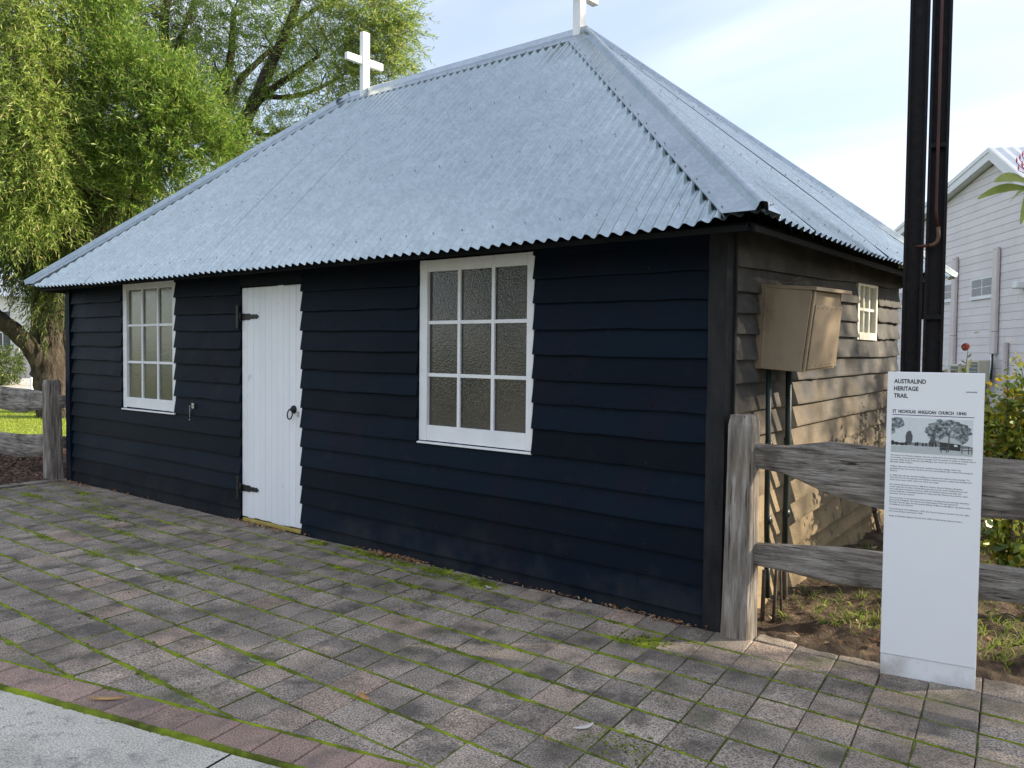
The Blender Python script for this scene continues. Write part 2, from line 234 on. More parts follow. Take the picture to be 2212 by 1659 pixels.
class MB:
    """collects boxes, tubes and strips into one mesh"""
    def __init__(s): s.v = []; s.f = []
    def add(s, vs_, fs):
        o = len(s.v); s.v += [tuple(v) for v in vs_]; s.f += [tuple(i + o for i in f) for f in fs]; return s
    def hexa(s, p):   # p: 4 bottom (ccw) + 4 top
        return s.add(p, [(3, 2, 1, 0), (4, 5, 6, 7), (0, 1, 5, 4), (1, 2, 6, 5), (2, 3, 7, 6), (3, 0, 4, 7)])
    def box(s, a, b):
        x0, y0, z0 = a; x1, y1, z1 = b
        return s.hexa([(x0, y0, z0), (x1, y0, z0), (x1, y1, z0), (x0, y1, z0), (x0, y0, z1), (x1, y0, z1), (x1, y1, z1), (x0, y1, z1)])
    def obox(s, c, ex, ey, ez, hx, hy, hz):
        c, ex, ey, ez = map(Vector, (c, ex, ey, ez)); P = []
        for k in (-1, 1):
            for i, j in ((-1, -1), (1, -1), (1, 1), (-1, 1)): P.append(c + ex * hx * i + ey * hy * j + ez * hz * k)
        return s.hexa(P)
    def tube(s, pts, rad, n=10, cap=True, jit=0.0, seed=0):
        pts = [Vector(p) for p in pts]
        rad = rad if isinstance(rad, (list, tuple)) else [rad] * len(pts)
        vs_ = []; fs = []; ref = None
        for i, p in enumerate(pts):
            t = (pts[min(i + 1, len(pts) - 1)] - pts[max(i - 1, 0)]).normalized()
            if ref is None: ref = Vector((0, 0, 1)) if abs(t.z) < 0.9 else Vector((1, 0, 0))
            a = t.cross(ref).normalized(); b = t.cross(a).normalized(); ref = -(t.cross(a)).cross(t).cross(t) if False else ref
            for k in range(n):
                an = 2 * math.pi * k / n; rr = rad[i]
                if jit: rr *= 1 + jit * noise.noise(Vector((k * 1.7 + seed, i * 0.8, seed * 3.1)))
                vs_.append(p + a * math.cos(an) * rr + b * math.sin(an) * rr)
        for i in range(len(pts) - 1):
            for k in range(n): fs.append((i * n + k, i * n + (k + 1) % n, (i + 1) * n + (k + 1) % n, (i + 1) * n + k))
        if cap: fs.append(tuple(range(n - 1, -1, -1))); fs.append(tuple((len(pts) - 1) * n + k for k in range(n)))
        return s.add(vs_, fs)
    def build(s, name, mat, parent=None, smooth=False, bevel=0.0, segs=1):
        me = bpy.data.meshes.new(name); me.from_pydata(s.v, [], s.f); me.update()
        if bevel:
            bm = bmesh.new(); bm.from_mesh(me); bmesh.ops.bevel(bm, geom=bm.edges[:], offset=bevel, segments=segs, affect='EDGES', profile=0.7); bm.to_mesh(me); bm.free()
        return obj(name, me, mat, parent, smooth)
def quads(name, V, mat, parent=None, n=4):
    """V: (k, n, 3) array of separate polygons"""
    V = np.asarray(V, dtype=np.float32); k = V.shape[0]; me = bpy.data.meshes.new(name)
    me.vertices.add(k * n); me.vertices.foreach_set('co', V.reshape(-1))
    me.loops.add(k * n); me.loops.foreach_set('vertex_index', np.arange(k * n, dtype=np.int32))
    me.polygons.add(k); me.polygons.foreach_set('loop_start', np.arange(0, k * n, n, dtype=np.int32)); me.polygons.foreach_set('loop_total', np.full(k, n, dtype=np.int32))
    me.update(calc_edges=True); me.validate()
    return obj(name, me, mat, parent)
def fbm(x, y, s=0.0): return noise.noise(Vector((x, y, s)))

# ================================================================== THE SETTING
def sheet(name, poly, z, mat, thick=None):
    return tag(pydata(name, [(x, y, z) for x, y in poly], [tuple(range(len(poly)))], mat), kind='structure')
sheet('ground', [(400 * math.cos(a), 400 * math.sin(a)) for a in np.linspace(0, 2 * math.pi, 48, endpoint=False)], -0.09, 'far_ground')

def hfield(name, x0, x1, y0, y1, nx, ny, zf, mat, keep=None):
    xs = np.linspace(x0, x1, nx); ys = np.linspace(y0, y1, ny); vs_ = []; fs = []
    for y in ys:
        for x in xs: vs_.append((x, y, zf(x, y)))
    for j in range(ny - 1):
        for i in range(nx - 1):
            if keep is None or keep(xs[i], ys[j]): fs.append((j * nx + i, j * nx + i + 1, (j + 1) * nx + i + 1, (j + 1) * nx + i))
    return tag(pydata(name, vs_, fs, mat, smooth=True), kind='structure')

# --- soil garden right of the church
def soil_front(x):
    return float(np.interp(x, [-0.2, 0.2, 0.55, 0.87, 1.28, 1.47, 2.2, 4.0, 8.0], [0.06, 0.035, 0.0, -0.01, 0.13, 0.185, 0.27, 0.5, 1.0])) + 0.03 * fbm(x * 7, 0.3) + 0.015 * fbm(x * 25, 4.3)
def soil_z(x, y):
    d = y - soil_front(x)
    z = 0.012 + 0.05 * max(0.0, min(y, 5.0) - 0.4) + 0.035 * fbm(x * 3.2, y * 3.2, 1) * min(1, max(0, d * 3)) + 0.022 * fbm(x * 9, y * 9, 5) + 0.012 * fbm(x * 26, y * 26, 9)
    z += 0.05 * math.exp(-((x - 0.75) ** 2 / 0.10 + (y - 0.33) ** 2 / 0.012)) + 0.04 * math.exp(-((x - 1.62) ** 2 / 0.10 + (y - 0.50) ** 2 / 0.02))
    if d < 0.10: z = -0.03 + (z + 0.03) * max(0.0, min(1.0, d / 0.10 + 0.35))
    return z
hfield('garden_soil', 0.03, 3.2, -0.06, 5.2, 200, 260, soil_z, 'soil', keep=lambda x, y: y > soil_front(x) - 0.05)
hfield('garden_soil_far', -1.0, 14.0, 5.1, 20.0, 40, 40, lambda x, y: 0.22 + 0.03 * fbm(x, y), 'soil')
hfield('garden_soil_side', 3.1, 14.0, 0.3, 5.3, 40, 20, lambda x, y: 0.012 + 0.05 * max(0.0, min(y, 5.0) - 0.4) + 0.03 * fbm(x, y), 'soil')
# --- lawn and mulch on the left
hfield('lawn', -34.0, -12.0, -3.0, 9.5, 60, 40, lambda x, y: -0.02 + 0.02 * fbm(x, y), 'lawn')
hfield('mulch_bed', -12.3, -8.36, -3.0, 3.2, 70, 90, lambda x, y: 0.0 + 0.03 * fbm(x * 2, y * 2) + 0.015 * fbm(x * 9, y * 9), 'mulch_bed')
hfield('side_path', -60.0, -27.0, -8.0, 16.0, 10, 10, lambda x, y: 0.005, 'concrete')

# --- concrete path in the foreground, with a real edge
EC = Vector((0.9707, 0.2402)); NC = Vector((-0.2402, 0.9707)); P0 = Vector((-2.132, -2.939))
def lin(s, d): q = P0 + EC * s + NC * d; return (q.x, q.y)
cpth = tag(bpy.data.objects.new('concrete_path', None), kind='structure'); COL.objects.link(cpth)
cuts = [-9.0, -1.02, 1.4, 3.8, 8.0]
for a, b in zip(cuts[:-1], cuts[1:]):
    vs_ = []; n = 80
    for i in range(n + 1):
        s = a + 0.006 + (b - a - 0.012) * i / n; d = -0.012 + 0.006 * fbm(s * 6, 2.2)
        for dd, z in ((d, -0.08), (d, -0.006), (d - 0.008, 0.0), (d - 0.4, 0.002), (-6.0, 0.0)): vs_.append((*lin(s, dd), z))
    fs = [(i * 5 + k, (i + 1) * 5 + k, (i + 1) * 5 + k + 1, i * 5 + k + 1) for i in range(n) for k in range(4)]
    pydata('slab', vs_, fs, 'concrete', cpth)

# --- brick paving
paving = sheet('paving', [(-8.42, -5.2), (2.9, -2.0), (2.9, 0.4), (-8.42, 0.05)], -0.024, 'bedding')
ROW = 0.2385; PX = 0.2205; SHEAR = 0.15
def rowy(j): return -0.052 - ROW * j
def clip(poly, px, py, nx_, ny_):
    out = []
    for i in range(len(poly)):
        a, b = poly[i], poly[(i + 1) % len(poly)]
        da = (a[0] - px) * nx_ + (a[1] - py) * ny_; db = (b[0] - px) * nx_ + (b[1] - py) * ny_
        if da >= 0: out.append(a)
        if da * db < 0: t = da / (da - db); out.append((a[0] + t * (b[0] - a[0]), a[1] + t * (b[1] - a[1])))
    return out
def area(p): return 0.5 * abs(sum(p[i][0] * p[(i + 1) % len(p)][1] - p[(i + 1) % len(p)][0] * p[i][1] for i in range(len(p))))
def paver_geo(poly, seed, mb=None):
    """bevelled slab with slightly uneven top edges; poly relative to its centre"""
    rr = random.Random(seed); n = len(poly); pts = [(x + rr.uniform(-.0022, .0022), y + rr.uniform(-.0022, .0022)) for x, y in poly]
    cx = sum(x for x, y in pts) / n; cy = sum(y for x, y in pts) / n
    ring = lambda k, z, jz: [(cx + (x - cx) * (1 - k / max(0.03, math.hypot(x - cx, y - cy))), cy + (y - cy) * (1 - k / max(0.03, math.hypot(x - cx, y - cy))), z + (rr.uniform(-jz, jz) if jz else 0)) for x, y in pts]
    vs_ = ring(0, -0.05, 0) + ring(0, -0.0045, 0.0008) + ring(0.004, -0.0012, 0.0005) + ring(0.009, 0.0, 0.0004)
    fs = [(k * n + i, k * n + (i + 1) % n, (k + 1) * n + (i + 1) % n, (k + 1) * n + i) for k in range(3) for i in range(n)]
    fs.append(tuple(3 * n + i for i in range(n)))
    return vs_, fs
cells = []
bx, by = lin(0, 0.222)
for j in range(-1, 19):
    y1 = rowy(j) - 0.0055; y0 = rowy(j + 1) + 0.0055
    for k in range(-38, 17):
        g_ = 0.0024
        xs = [(-0.508 + PX * k + g_, y0), (-0.508 + PX * (k + 1) - g_, y0), (-0.508 + PX * (k + 1) - g_, y1), (-0.508 + PX * k + g_, y1)]
        poly = [(x - (y + 1.011) * SHEAR, y) for x, y in xs]
        if j == -1 and poly[0][0] < 0.20: continue
        if max(p[0] for p in poly) > 2.85 or min(p[0] for p in poly) < -8.2: continue
        cl = clip(poly, bx, by, NC.x, NC.y)
        if len(cl) < 3 or area(cl) < 0.0012: continue
        cells.append((cl, len(cl) == 4 and abs(area(cl) - area(poly)) < 1e-6, 'paver'))
for k in range(-45, 22):
    s0 = 0.02 + 0.2037 * k
    if lin(s0, 0)[0] < -8.2: continue
    cells.append(([lin(s0 + 0.003, 0.008), lin(s0 + 0.2007, 0.008), lin(s0 + 0.2007, 0.212), lin(s0 + 0.003, 0.212)], False, 'border_paver'))
for k in range(24):   # header course along the mulch
    y = 0.0 - 0.205 * k
    cells.append(([(-8.40, y - 0.198), (-8.215, y - 0.198), (-8.215, y), (-8.40, y)], False, 'paver'))
def proj(x, y, z=0.0):
    d = Vector((x, y, z)) - CAM; f = d.dot(C_F)
    return (1106 + 1829.14 * d.dot(C_R) / f, 829.5 - 1829.14 * d.dot(C_U) / f, f)
def seen_area(poly):
    q = [proj(x, y) for x, y in poly]
    if min(p[2] for p in q) < 0.3: return 0
    cx = sum(p[0] for p in q) / len(q); cy = sum(p[1] for p in q) / len(q)
    if not (-10 < cx < 2222 and -10 < cy < 1669): return 0
    return area([(p[0], p[1]) for p in q])
cells.sort(key=lambda c: -seen_area(c[0]))
shared = {}; rest = {'paver': MB(), 'border_paver': MB()}; counts = 0
for i, (poly, full, mat) in enumerate(cells):
    cx = sum(p[0] for p in poly) / len(poly); cy = sum(p[1] for p in poly) / len(poly); rel = [(x - cx, y - cy) for x, y in poly]
    dz = random.uniform(-0.0025, 0.0025)
    if i < 300:
        if full:
            key = i % 8
            if key not in shared:
                v_, f_ = paver_geo(rel, 100 + key); me = bpy.data.meshes.new('paver'); me.from_pydata(v_, [], f_); me.update(); shared[key] = me
            o = obj('paver', shared[key], mat, paving)
        else: v_, f_ = paver_geo(rel, 500 + i); o = pydata('paver', v_, f_, mat, paving)
        o.location = (cx, cy, dz); o.rotation_euler = (random.uniform(-.006, .006), random.uniform(-.006, .006), random.uniform(-.008, .008))
    else:
        v_, f_ = paver_geo(rel, 900 + i); rest[mat].add([(x + cx, y + cy, z + dz) for x, y, z in v_], f_)
for mat, mb in rest.items():
    if mb.v: tag(mb.build('outer_pavers', mat, paving), kind='stuff')

# --- moss growing in the joints
def moss_strip(mb, pts, wfun, hfun, cols=7):
    rows = []
    for i, (x, y) in enumerate(pts):
        a = pts[max(0, i - 1)]; b = pts[min(len(pts) - 1, i + 1)]; t = Vector((b[0] - a[0], b[1] - a[1])).normalized(); nrm = Vector((-t.y, t.x))
        w = wfun(x, y); h = hfun(x, y); r_ = []
        for c in range(cols):
            u = c / (cols - 1) * 2 - 1; ww = w * (1 + 0.5 * fbm(x * 38, y * 38, u + 3) + 0.35 * fbm(x * 110, y * 110, u))
            zz_ = -0.006 + (h + 0.006) * (1 - u * u) ** 0.6 + 0.0022 * fbm(x * 90, y * 90 + u, 7) * (1 - abs(u))
            r_.append((x + nrm.x * ww * u, y + nrm.y * ww * u, zz_))
        rows.append(r_)
    vs_ = [v for r_ in rows for v in r_]
    mb.add(vs_, [(i * cols + c, i * cols + c + 1, (i + 1) * cols + c + 1, (i + 1) * cols + c) for i in range(len(rows) - 1) for c in range(cols - 1)])
bright = MB(); dull = MB()
for j in range(1, 15):
    y = rowy(j); x = -8.1; pts = []
    while x < 2.4:
        d = (Vector((x, y)) - P0).dot(NC)
        if d > 0.22: pts.append((x, y + 0.003 * fbm(x * 5, j * 3.3)))
        x += 0.008 if x > -4 else 0.02
    if len(pts) < 5: continue
    fade = lambda x, y: 1.0 if x < -0.4 else max(0.0, 1.0 - 1.2 * (x + 0.4))
    def wf(x, y, j=j):
        v = 0.42 + 1.0 * fbm(x * 0.9, j * 5.1, 2) + 0.9 * fbm(x * 5, j * 2.1, 6) + 0.4 * fbm(x * 17, j * 1.3, 4)
        return (0.0038 + 0.0185 * max(0.0, min(1.3, v))) * (0.22 + 0.78 * fade(x, y))
    moss_strip(bright, pts, wf, lambda x, y: 0.001 + 0.0045 * max(0, 0.6 + 0.7 * fbm(x * 2.3, y * 7, 3)) * fade(x, y))
for j in range(1, 13):
    for k in range(-32, 15):
        ya, yb = rowy(j) - 0.012, rowy(j + 1) + 0.012; pts = []
        for i in range(9):
            yy = ya + (yb - ya) * i / 8; xx = -0.508 + PX * k - (yy + 1.011) * SHEAR; pts.append((xx, yy))
        if (Vector(pts[-1]) - P0).dot(NC) < 0.24 or pts[0][0] > 2.3: continue
        v = fbm(k * 1.37, j * 2.41, 11)
        if v < -0.05: continue
        moss_strip(bright if v > 0.5 else dull, pts, lambda x, y: 0.0028 + 0.003 * max(0, 0.5 + fbm(x * 9, y * 9)), lambda x, y: -0.0005 + 0.001 * max(0, fbm(x * 12, y * 12)), 5)
pts = [lin(s, 0.218) for s in np.arange(-4.0, 4.6, 0.011)]
moss_strip(bright, pts, lambda x, y: 0.008 + 0.009 * max(0, 0.5 + 0.9 * fbm(x * 2.2, y, 5)), lambda x, y: 0.003 + 0.003 * max(0, fbm(x * 3, 1)))
pts = [lin(s, 0.0) for s in np.arange(-4.0, 4.6, 0.009)]
moss_strip(bright, pts, lambda x, y: 0.021 + 0.010 * fbm(x * 2.6, y, 5), lambda x, y: 0.012 + 0.004 * fbm(x * 6, 1), 9)
def moss_tuft(mb, cx, cy, r):
    n = 7; ph = random.random() * 6; k = [r * random.uniform(.55, 1.35) for _ in range(n)]; rg = [(cx + k[i] * math.cos(ph + 6.283 * i / n), cy + k[i] * math.sin(ph + 6.283 * i / n), -.002) for i in range(n)]
    mb.add([(cx, cy, .003 + r * .25)] + rg, [(0, 1 + i, 1 + (i + 1) % n) for i in range(n)])
for (cx, cy, rx, ry, s) in [(-2.42, -0.17, .20, .05, 1), (-2.75, -0.13, .16, .05, 2), (-3.05, -0.12, .2, .04, 3), (-2.1, -0.15, .14, .06, 4), (-1.85, -0.16, .18, .07, 5), (-1.62, -0.19, .12, .07, 6), (-3.4, -0.15, .12, .05, 14),
        (-0.20, -0.45, .10, .085, 7), (-0.33, -0.53, .12, .03, 71), (-1.95, -0.53, .2, .03, 8), (-1.6, -0.53, .2, .025, 72), (-2.6, -0.55, .25, .04, 9), (-4.35, -1.45, .16, .09, 10), (-4.2, -1.30, .2, .05, 73), (-3.1, -1.0, .14, .05, 11), (-5.6, -0.75, .3, .06, 12),
        (-6.6, -0.45, .3, .07, 13), (-6.2, -0.65, .3, .05, 15), (-7.1, -0.35, .22, .05, 74), (-7.4, -0.75, .28, .06, 75), (-2.75, -0.85, .14, .04, 16), (-3.25, -0.75, .15, .05, 17), (-4.9, -1.0, .2, .05, 76), (-5.2, -1.5, .2, .04, 77), (-3.35, -1.48, .15, .035, 78)]:
    big = cy > -.25
    for q_ in range(int((230 if big else 110) + 7000 * rx * ry)): moss_tuft(bright if q_ % 5 else dull, cx + random.gauss(0, rx * .5), min(-.058, cy + random.gauss(0, ry * .55)), random.uniform(.004, .018 if big else .013))
for (cx, cy, rx, ry, cnt) in [(0.34, -1.60, .13, .10, 130), (-.2, -.47, .12, .09, 70), (-2.2, -.2, .6, .09, 160), (-3.2, -1.3, .5, .3, 120), (-5.5, -1.0, 1.2, .4, 160), (-1.6, -.7, .8, .3, 110), (-2.5, -1.9, .9, .4, 80)]:
    for q_ in range(cnt):
        r_ = random.uniform(.003, .011); moss_tuft(bright if q_ % 3 else dull, cx + random.gauss(0, rx * .6), cy + random.gauss(0, ry * .6), r_)
for j in range(1, 14):
    x = -8.0
    while x < 1.0:
        y = rowy(j)
        if (Vector((x, y)) - P0).dot(NC) > .24:
            v = .42 + 1.0 * fbm(x * .9, j * 5.1, 2) + .9 * fbm(x * 5, j * 2.1, 6)
            if v > .15 and random.random() < (1.0 if x < .1 else .35): moss_tuft(bright if random.random() < .6 else dull, x, y + random.gauss(0, .004 + .009 * min(1.2, v)), random.uniform(.003, .0085))
        x += random.uniform(.006, .02)
for k in range(420):
    q_ = lin(random.uniform(-4, 4.4), random.choice((.0, .218)) + random.gauss(0, .009)); moss_tuft(bright, q_[0], q_[1], random.uniform(.004, .010))
tag(bright.build('joint_moss', 'moss', None, True), 'bright green moss filling the joints between the brick pavers', 'moss', kind='stuff')
tag(dull.build('joint_moss_dull', 'dull_moss', None, True), 'dull olive moss in the narrow joints of the paving', 'moss', kind='stuff')

# ================================================================== THE CHURCH
LX = -8.2; WY = 3.377; EZ = 2.226
church = thing('timber_church', (-4.1, 1.69, 0), 'small black weatherboard church with a hipped corrugated iron roof and two white crosses', 'church')
wall = MB(); wall.box((LX + .02, .02, -.05), (-.02, WY - .02, 2.26)).build('wall_frame', 'soffit', church)

ZR = [2.40, 2.177, 2.027, 1.866, 1.695, 1.532, 1.371, 1.216, 1.043, .875, .715, .556, .388, .232, .068, -.06]
ZL = [2.42, 2.216, 2.058, 1.895, 1.736, 1.573, 1.419, 1.254, 1.095, .930, .765, .590, .440, .284, .113, -.06]
OPEN = [(-6.906, -5.827, .90, 2.40), (-4.686, -3.802, -0.2, 2.150), (-2.409, -1.338, .887, 2.40)]
def zk(k, x): t = -x / 8.1; return ZR[k] + (ZL[k] - ZR[k]) * t
def board(name, a0, a1, zb0, zb1, zt0, zt1, place, mat, parent, seed, segs=5, t0=.036, t1=.008, rough=.0042):
    """lapped board from a0 to a1; place(a, out, z) -> point"""
    rr = random.Random(seed); vs_ = []; tw = rr.uniform(-.003, .003)
    for i in range(segs + 1):
        t = i / segs; a = a0 + (a1 - a0) * t
        zb = zb0 + (zb1 - zb0) * t + rr.uniform(-rough, rough) * 1.0; zt = zt0 + (zt1 - zt0) * t; o = rr.uniform(-rough, rough) * .8 + tw * (t - .5)
        vs_ += [place(a, t1 - .012, zb), place(a, t0 + o, zb), place(a, t0 + o * .8 - .001, zb + .012), place(a, t1, zt), place(a, t1 - .009, zt)]
    fs = [(i * 5 + k, i * 5 + (k + 1) % 5, (i + 1) * 5 + (k + 1) % 5, (i + 1) * 5 + k) for i in range(segs) for k in range(5)]
    fs += [(4, 3, 2, 1, 0), tuple(segs * 5 + k for k in range(5))]
    return pydata(name, vs_, fs, mat, parent)
seed = 0
for k in range(1, 16):
    zc = 0.5 * (zk(k, -4) + zk(k - 1, -4)); xs = [LX + .10]
    for (a, b, lo, hi) in OPEN:
        if lo < zc < hi: xs += [a, b]
    xs.append(-.082)
    for i in range(0, len(xs), 2):
        a, b = xs[i] + random.uniform(.001, .005), xs[i + 1] - random.uniform(.001, .004); seed += 1
        j = random.uniform(-.004, .004)
        board('weatherboard', a, b, zk(k, a) + j, zk(k, b) + j, zk(k - 1, a) + .02, zk(k - 1, b) + .02, lambda q, o, z: (q, -o, z), 'black_paint', church, seed, 7)
SZ0 = [2.30, 2.05, 1.912, 1.784, 1.674, 1.524, 1.38, 1.22, 1.06, .83, .68, .51, .37, .23, .10, -.06]
SZ1 = [2.34, 2.13, 1.970, 1.837, 1.700, 1.557, 1.43, 1.28, 1.14, 1.025, .90, .80, .66, .45, .33, .10]
szk = lambda k, y: SZ0[k] + (SZ1[k] - SZ0[k]) * y / 3.38
for k in range(1, 16):
    zc = 0.5 * (szk(k, 2.5) + szk(k - 1, 2.5)); ys = [.059]
    if 1.672 < zc < 2.14: ys += [2.256, 2.762]
    elif k in (6, 10, 13): s_ = random.uniform(1.0, 2.6); ys += [s_, s_ + .004]
    ys.append(WY + .015)
    for i in range(0, len(ys), 2):
        a, b = ys[i] + .002, ys[i + 1] - .002; seed += 1; j = random.uniform(-.008, .008)
        board('weatherboard', a, b, szk(k, a) + j, szk(k, b) - j * .6, szk(k - 1, a) + .03, szk(k - 1, b) + .03, lambda q, o, z: (o, q, z), 'worn_black_paint', church, seed + 1000, 9, .043, .004, .006)
for k in range(1, 15):
    z0, z1 = 2.26 - .165 * k, 2.26 - .165 * (k - 1) + .02
    board('weatherboard', LX + .03, -.03, z0, z0, z1, z1, lambda q, o, z: (q, WY + o, z), 'black_paint', church, 3000 + k)
    board('weatherboard', .03, WY - .03, z0, z0, z1, z1, lambda q, o, z: (LX - o, q, z), 'black_paint', church, 3100 + k)
def cboard(x0, x1, y0, y1, z0, z1, mat='corner_board'):
    n = 14; vs_ = []; rr = random.Random(int(x0 * 100))
    for i in range(n + 1):
        z = z0 + (z1 - z0) * i / n; d = lambda: rr.uniform(-.0025, .0025)
        vs_ += [(x0 + d(), y0 + d() * .5, z), (x1 + d(), y0 + d() * .5, z), (x1 + d() * .5, y1, z), (x0, y1, z)]
    fs = [(i * 4 + k, i * 4 + (k + 1) % 4, (i + 1) * 4 + (k + 1) % 4, (i + 1) * 4 + k) for i in range(n) for k in range(4)] + [(3, 2, 1, 0), (n * 4, n * 4 + 1, n * 4 + 2, n * 4 + 3)]
    return pydata('corner_board', vs_, fs, mat, church)
cboard(-.080, .030, -.046, .036, -.02, 2.30)
cboard(0.0, .046, .037, .058, -.02, 2.28)
cboard(LX - .02, LX + .085, -.046, .03, -.02, 2.24, 'black_paint')
cboard(-.03, .012, WY + .014, WY + .05, .0, 2.24)
MB().box((-4.70, -.020, 2.118), (-3.79, .02, 2.23)).build('door_head', 'black_paint', church)

nails = MB(); rn = random.Random(3)
for k in range(2, 15):
    x = -8.0
    while x < -.1:
        if not any(a - .02 < x < b + .02 and lo < zk(k, x) + .05 < hi for a, b, lo, hi in OPEN):
            zn = zk(k, x) + .03 + rn.uniform(-.006, .006); nails.tube([(x + rn.uniform(-.02, .02), -.0335, zn), (x, -.0375, zn)], [.0042, .0034], 6)
        x += .58
tag(nails.build('nail_heads', 'corner_board', church), kind='stuff')
# windows -------------------------------------------------------------
def window(x0, x1, z0, z1, gmat, yf=-.012):
    w = thing('w', (0, 0, 0), 'x', 'x'); bpy.data.objects.remove(w)
    fr = MB(); sl_, sr, tr, brl = .078, .060, .085, .115
    fr.box((x0, yf, z0), (x0 + sl_, .05, z1)); fr.box((x1 - sr, yf, z0), (x1, .05, z1))
    fr.box((x0 + sl_, yf + .002, z1 - tr), (x1 - sr, .05, z1 - .001)); fr.box((x0 + sl_, yf + .002, z0 + .001), (x1 - sr, .05, z0 + brl))
    fo = fr.build('window', 'white_paint', church, bevel=.003)
    px0, px1, pz0, pz1 = x0 + sl_, x1 - sr, z0 + brl, z1 - tr; m = .026
    pw = (px1 - px0 - 2 * m) / 3; ph = (pz1 - pz0 - 2 * m) / 3
    for i in (1, 2):
        xx = px0 + i * pw + (i - 1) * m
        MB().hexa([(xx - .001, yf + .012, pz0 - .002), (xx + m + .001, yf + .012, pz0 - .002), (xx + m * .8, .045, pz0 - .002), (xx + m * .2, .045, pz0 - .002), (xx - .001, yf + .012, pz1 + .002), (xx + m + .001, yf + .012, pz1 + .002), (xx + m * .8, .045, pz1 + .002), (xx + m * .2, .045, pz1 + .002)]).build('glazing_bar', 'white_paint', fo, bevel=.002)
        zz_ = pz0 + i * ph + (i - 1) * m
        MB().box((px0 - .002, yf + .015, zz_), (px1 + .002, .044, zz_ + m)).build('glazing_bar', 'white_paint', fo, bevel=.002)
    for i in range(3):
        for j in range(3):
            a, b = px0 + i * (pw + m), pz0 + j * (ph + m)
            MB().box((a - .004, .018, b - .004), (a + pw + .004, .024, b + ph + .004)).build('pane', gmat, fo)
    MB().hexa([(x0 - .002, -.034, z0 - .020), (x1 + .006, -.034, z0 - .020), (x1 + .006, .04, z0 - .014), (x0 - .002, .04, z0 - .014), (x0 - .002, -.034, z0 - .008), (x1 + .006, -.034, z0 - .008), (x1 + .006, .04, z0 + .002), (x0 - .002, .04, z0 + .002)]).build('window_sill', 'white_paint', fo, bevel=.002)
    return fo
window(-6.902, -5.832, .915, 2.252, 'obscure_glass_reflected_green')
window(-2.405, -1.342, .897, 2.216, 'obscure_glass')
# side window (faces +x)
sw = MB(); y0, y1, z0, z1 = 2.258, 2.760, 1.676, 2.140
sw.box((-.03, y0, z0), (.030, y0 + .045, z1)); sw.box((-.03, y1 - .045, z0), (.030, y1, z1)); sw.box((-.03, y0 + .045, z1 - .045), (.028, y1 - .045, z1 - .001)); sw.box((-.03, y0 + .045, z0 + .001), (.034, y1 - .045, z0 + .06))
swo = sw.build('window', 'cream_paint', church, bevel=.003); pw = (y1 - y0 - .09 - .044) / 3
for i in (1, 2): a = y0 + .045 + i * pw + (i - 1) * .022; MB().box((-.02, a, z0 + .058), (.018, a + .022, z1 - .043)).build('glazing_bar', 'cream_paint', swo, bevel=.002)
zm = z0 + .06 + (z1 - z0 - .105) * .5; MB().box((-.019, y0 + .043, zm - .011), (.0165, y1 - .043, zm + .011)).build('glazing_bar', 'cream_paint', swo, bevel=.002)
for i in range(3):
    for (b, t) in ((z0 + .058, zm - .009), (zm + .009, z1 - .043)): a = y0 + .045 + i * (pw + .022); MB().box((-.012, a - .002, b), (-.006, a + pw + .002, t)).build('pane', 'pale_glass', swo)

# door -----------------------------------------------------------------
door = MB().box((-4.68, .012, .03), (-3.806, .03, 2.108)).build('door', 'door_paint', church)
dw = (4.684 - 3.803) / 10
for i in range(10):
    a = -4.684 + i * dw; j = random.uniform(-.0012, .0012); dz = random.uniform(-.006, .004)
    MB().box((a + .0012, -.008 + j, .022 + random.uniform(0, .012)), (a + dw - .0012, .0115, 2.106 + dz)).build('door_plank', 'door_paint', door, bevel=.0035)
MB().box((-4.672, -.014, -.012), (-3.806, .02, .020)).build('door_sill', 'sill_yellow', church, bevel=.003)
for zc in (1.845, .293):
    h = MB(); Y0, Y1 = -.017, -.0085
    prof = [(-4.674, .030), (-4.628, .030), (-4.615, .018), (-4.60, .030), (-4.56, .028), (-4.545, .016), (-4.50, .022), (-4.475, .012), (-4.462, .022), (-4.445, .014), (-4.425, 0.001)]
    v_ = [(x, Y0, zc + w) for x, w in prof] + [(x, Y0, zc - w) for x, w in reversed(prof)]; n = len(v_)
    h.add(v_ + [(x, Y1, z) for x, _, z in v_], [tuple(range(n)), tuple(range(2 * n - 1, n - 1, -1))] + [(i, n + i, n + (i + 1) % n, (i + 1) % n) for i in range(n)])
    ho = h.build('hinge', 'black_iron', door)
    MB().box((-4.724, -.048, zc - .105), (-4.692, -.036, zc + .105)).build('hinge_plate', 'black_iron', ho, bevel=.002)
    MB().tube([(-4.683, -.03, zc - .045), (-4.683, -.03, zc + .045)], .011, 10).build('hinge_pin', 'black_iron', ho, True)
hd = MB(); hx, hz = -3.915, 1.045
hd.tube([(hx, -.008, hz), (hx, -.02, hz), (hx, -.028, hz), (hx, -.042, hz)], [.036, .034, .022, .014], 14); hdo = hd.build('door_handle', 'black_iron', door, True)
ring = [(hx - .008 + .034 * math.sin(a), -.040 - .012 * (1 - math.cos(a)) * .5, hz - .040 + .042 * math.cos(a)) for a in np.linspace(0, 2 * math.pi, 22)]
MB().tube(ring, .0058, 8, False).build('ring', 'black_iron', hdo, True)
MB().box((-3.872, -.012, .985), (-3.842, -.0085, 1.004)).box((-3.872, -.0125, 1.010), (-3.842, -.0085, 1.030)).tube([(-3.882, -.012, 1.006), (-3.868, -.022, 1.006), (-3.855, -.012, 1.006)], .003, 6).build('catch_eye', 'zinc', door)
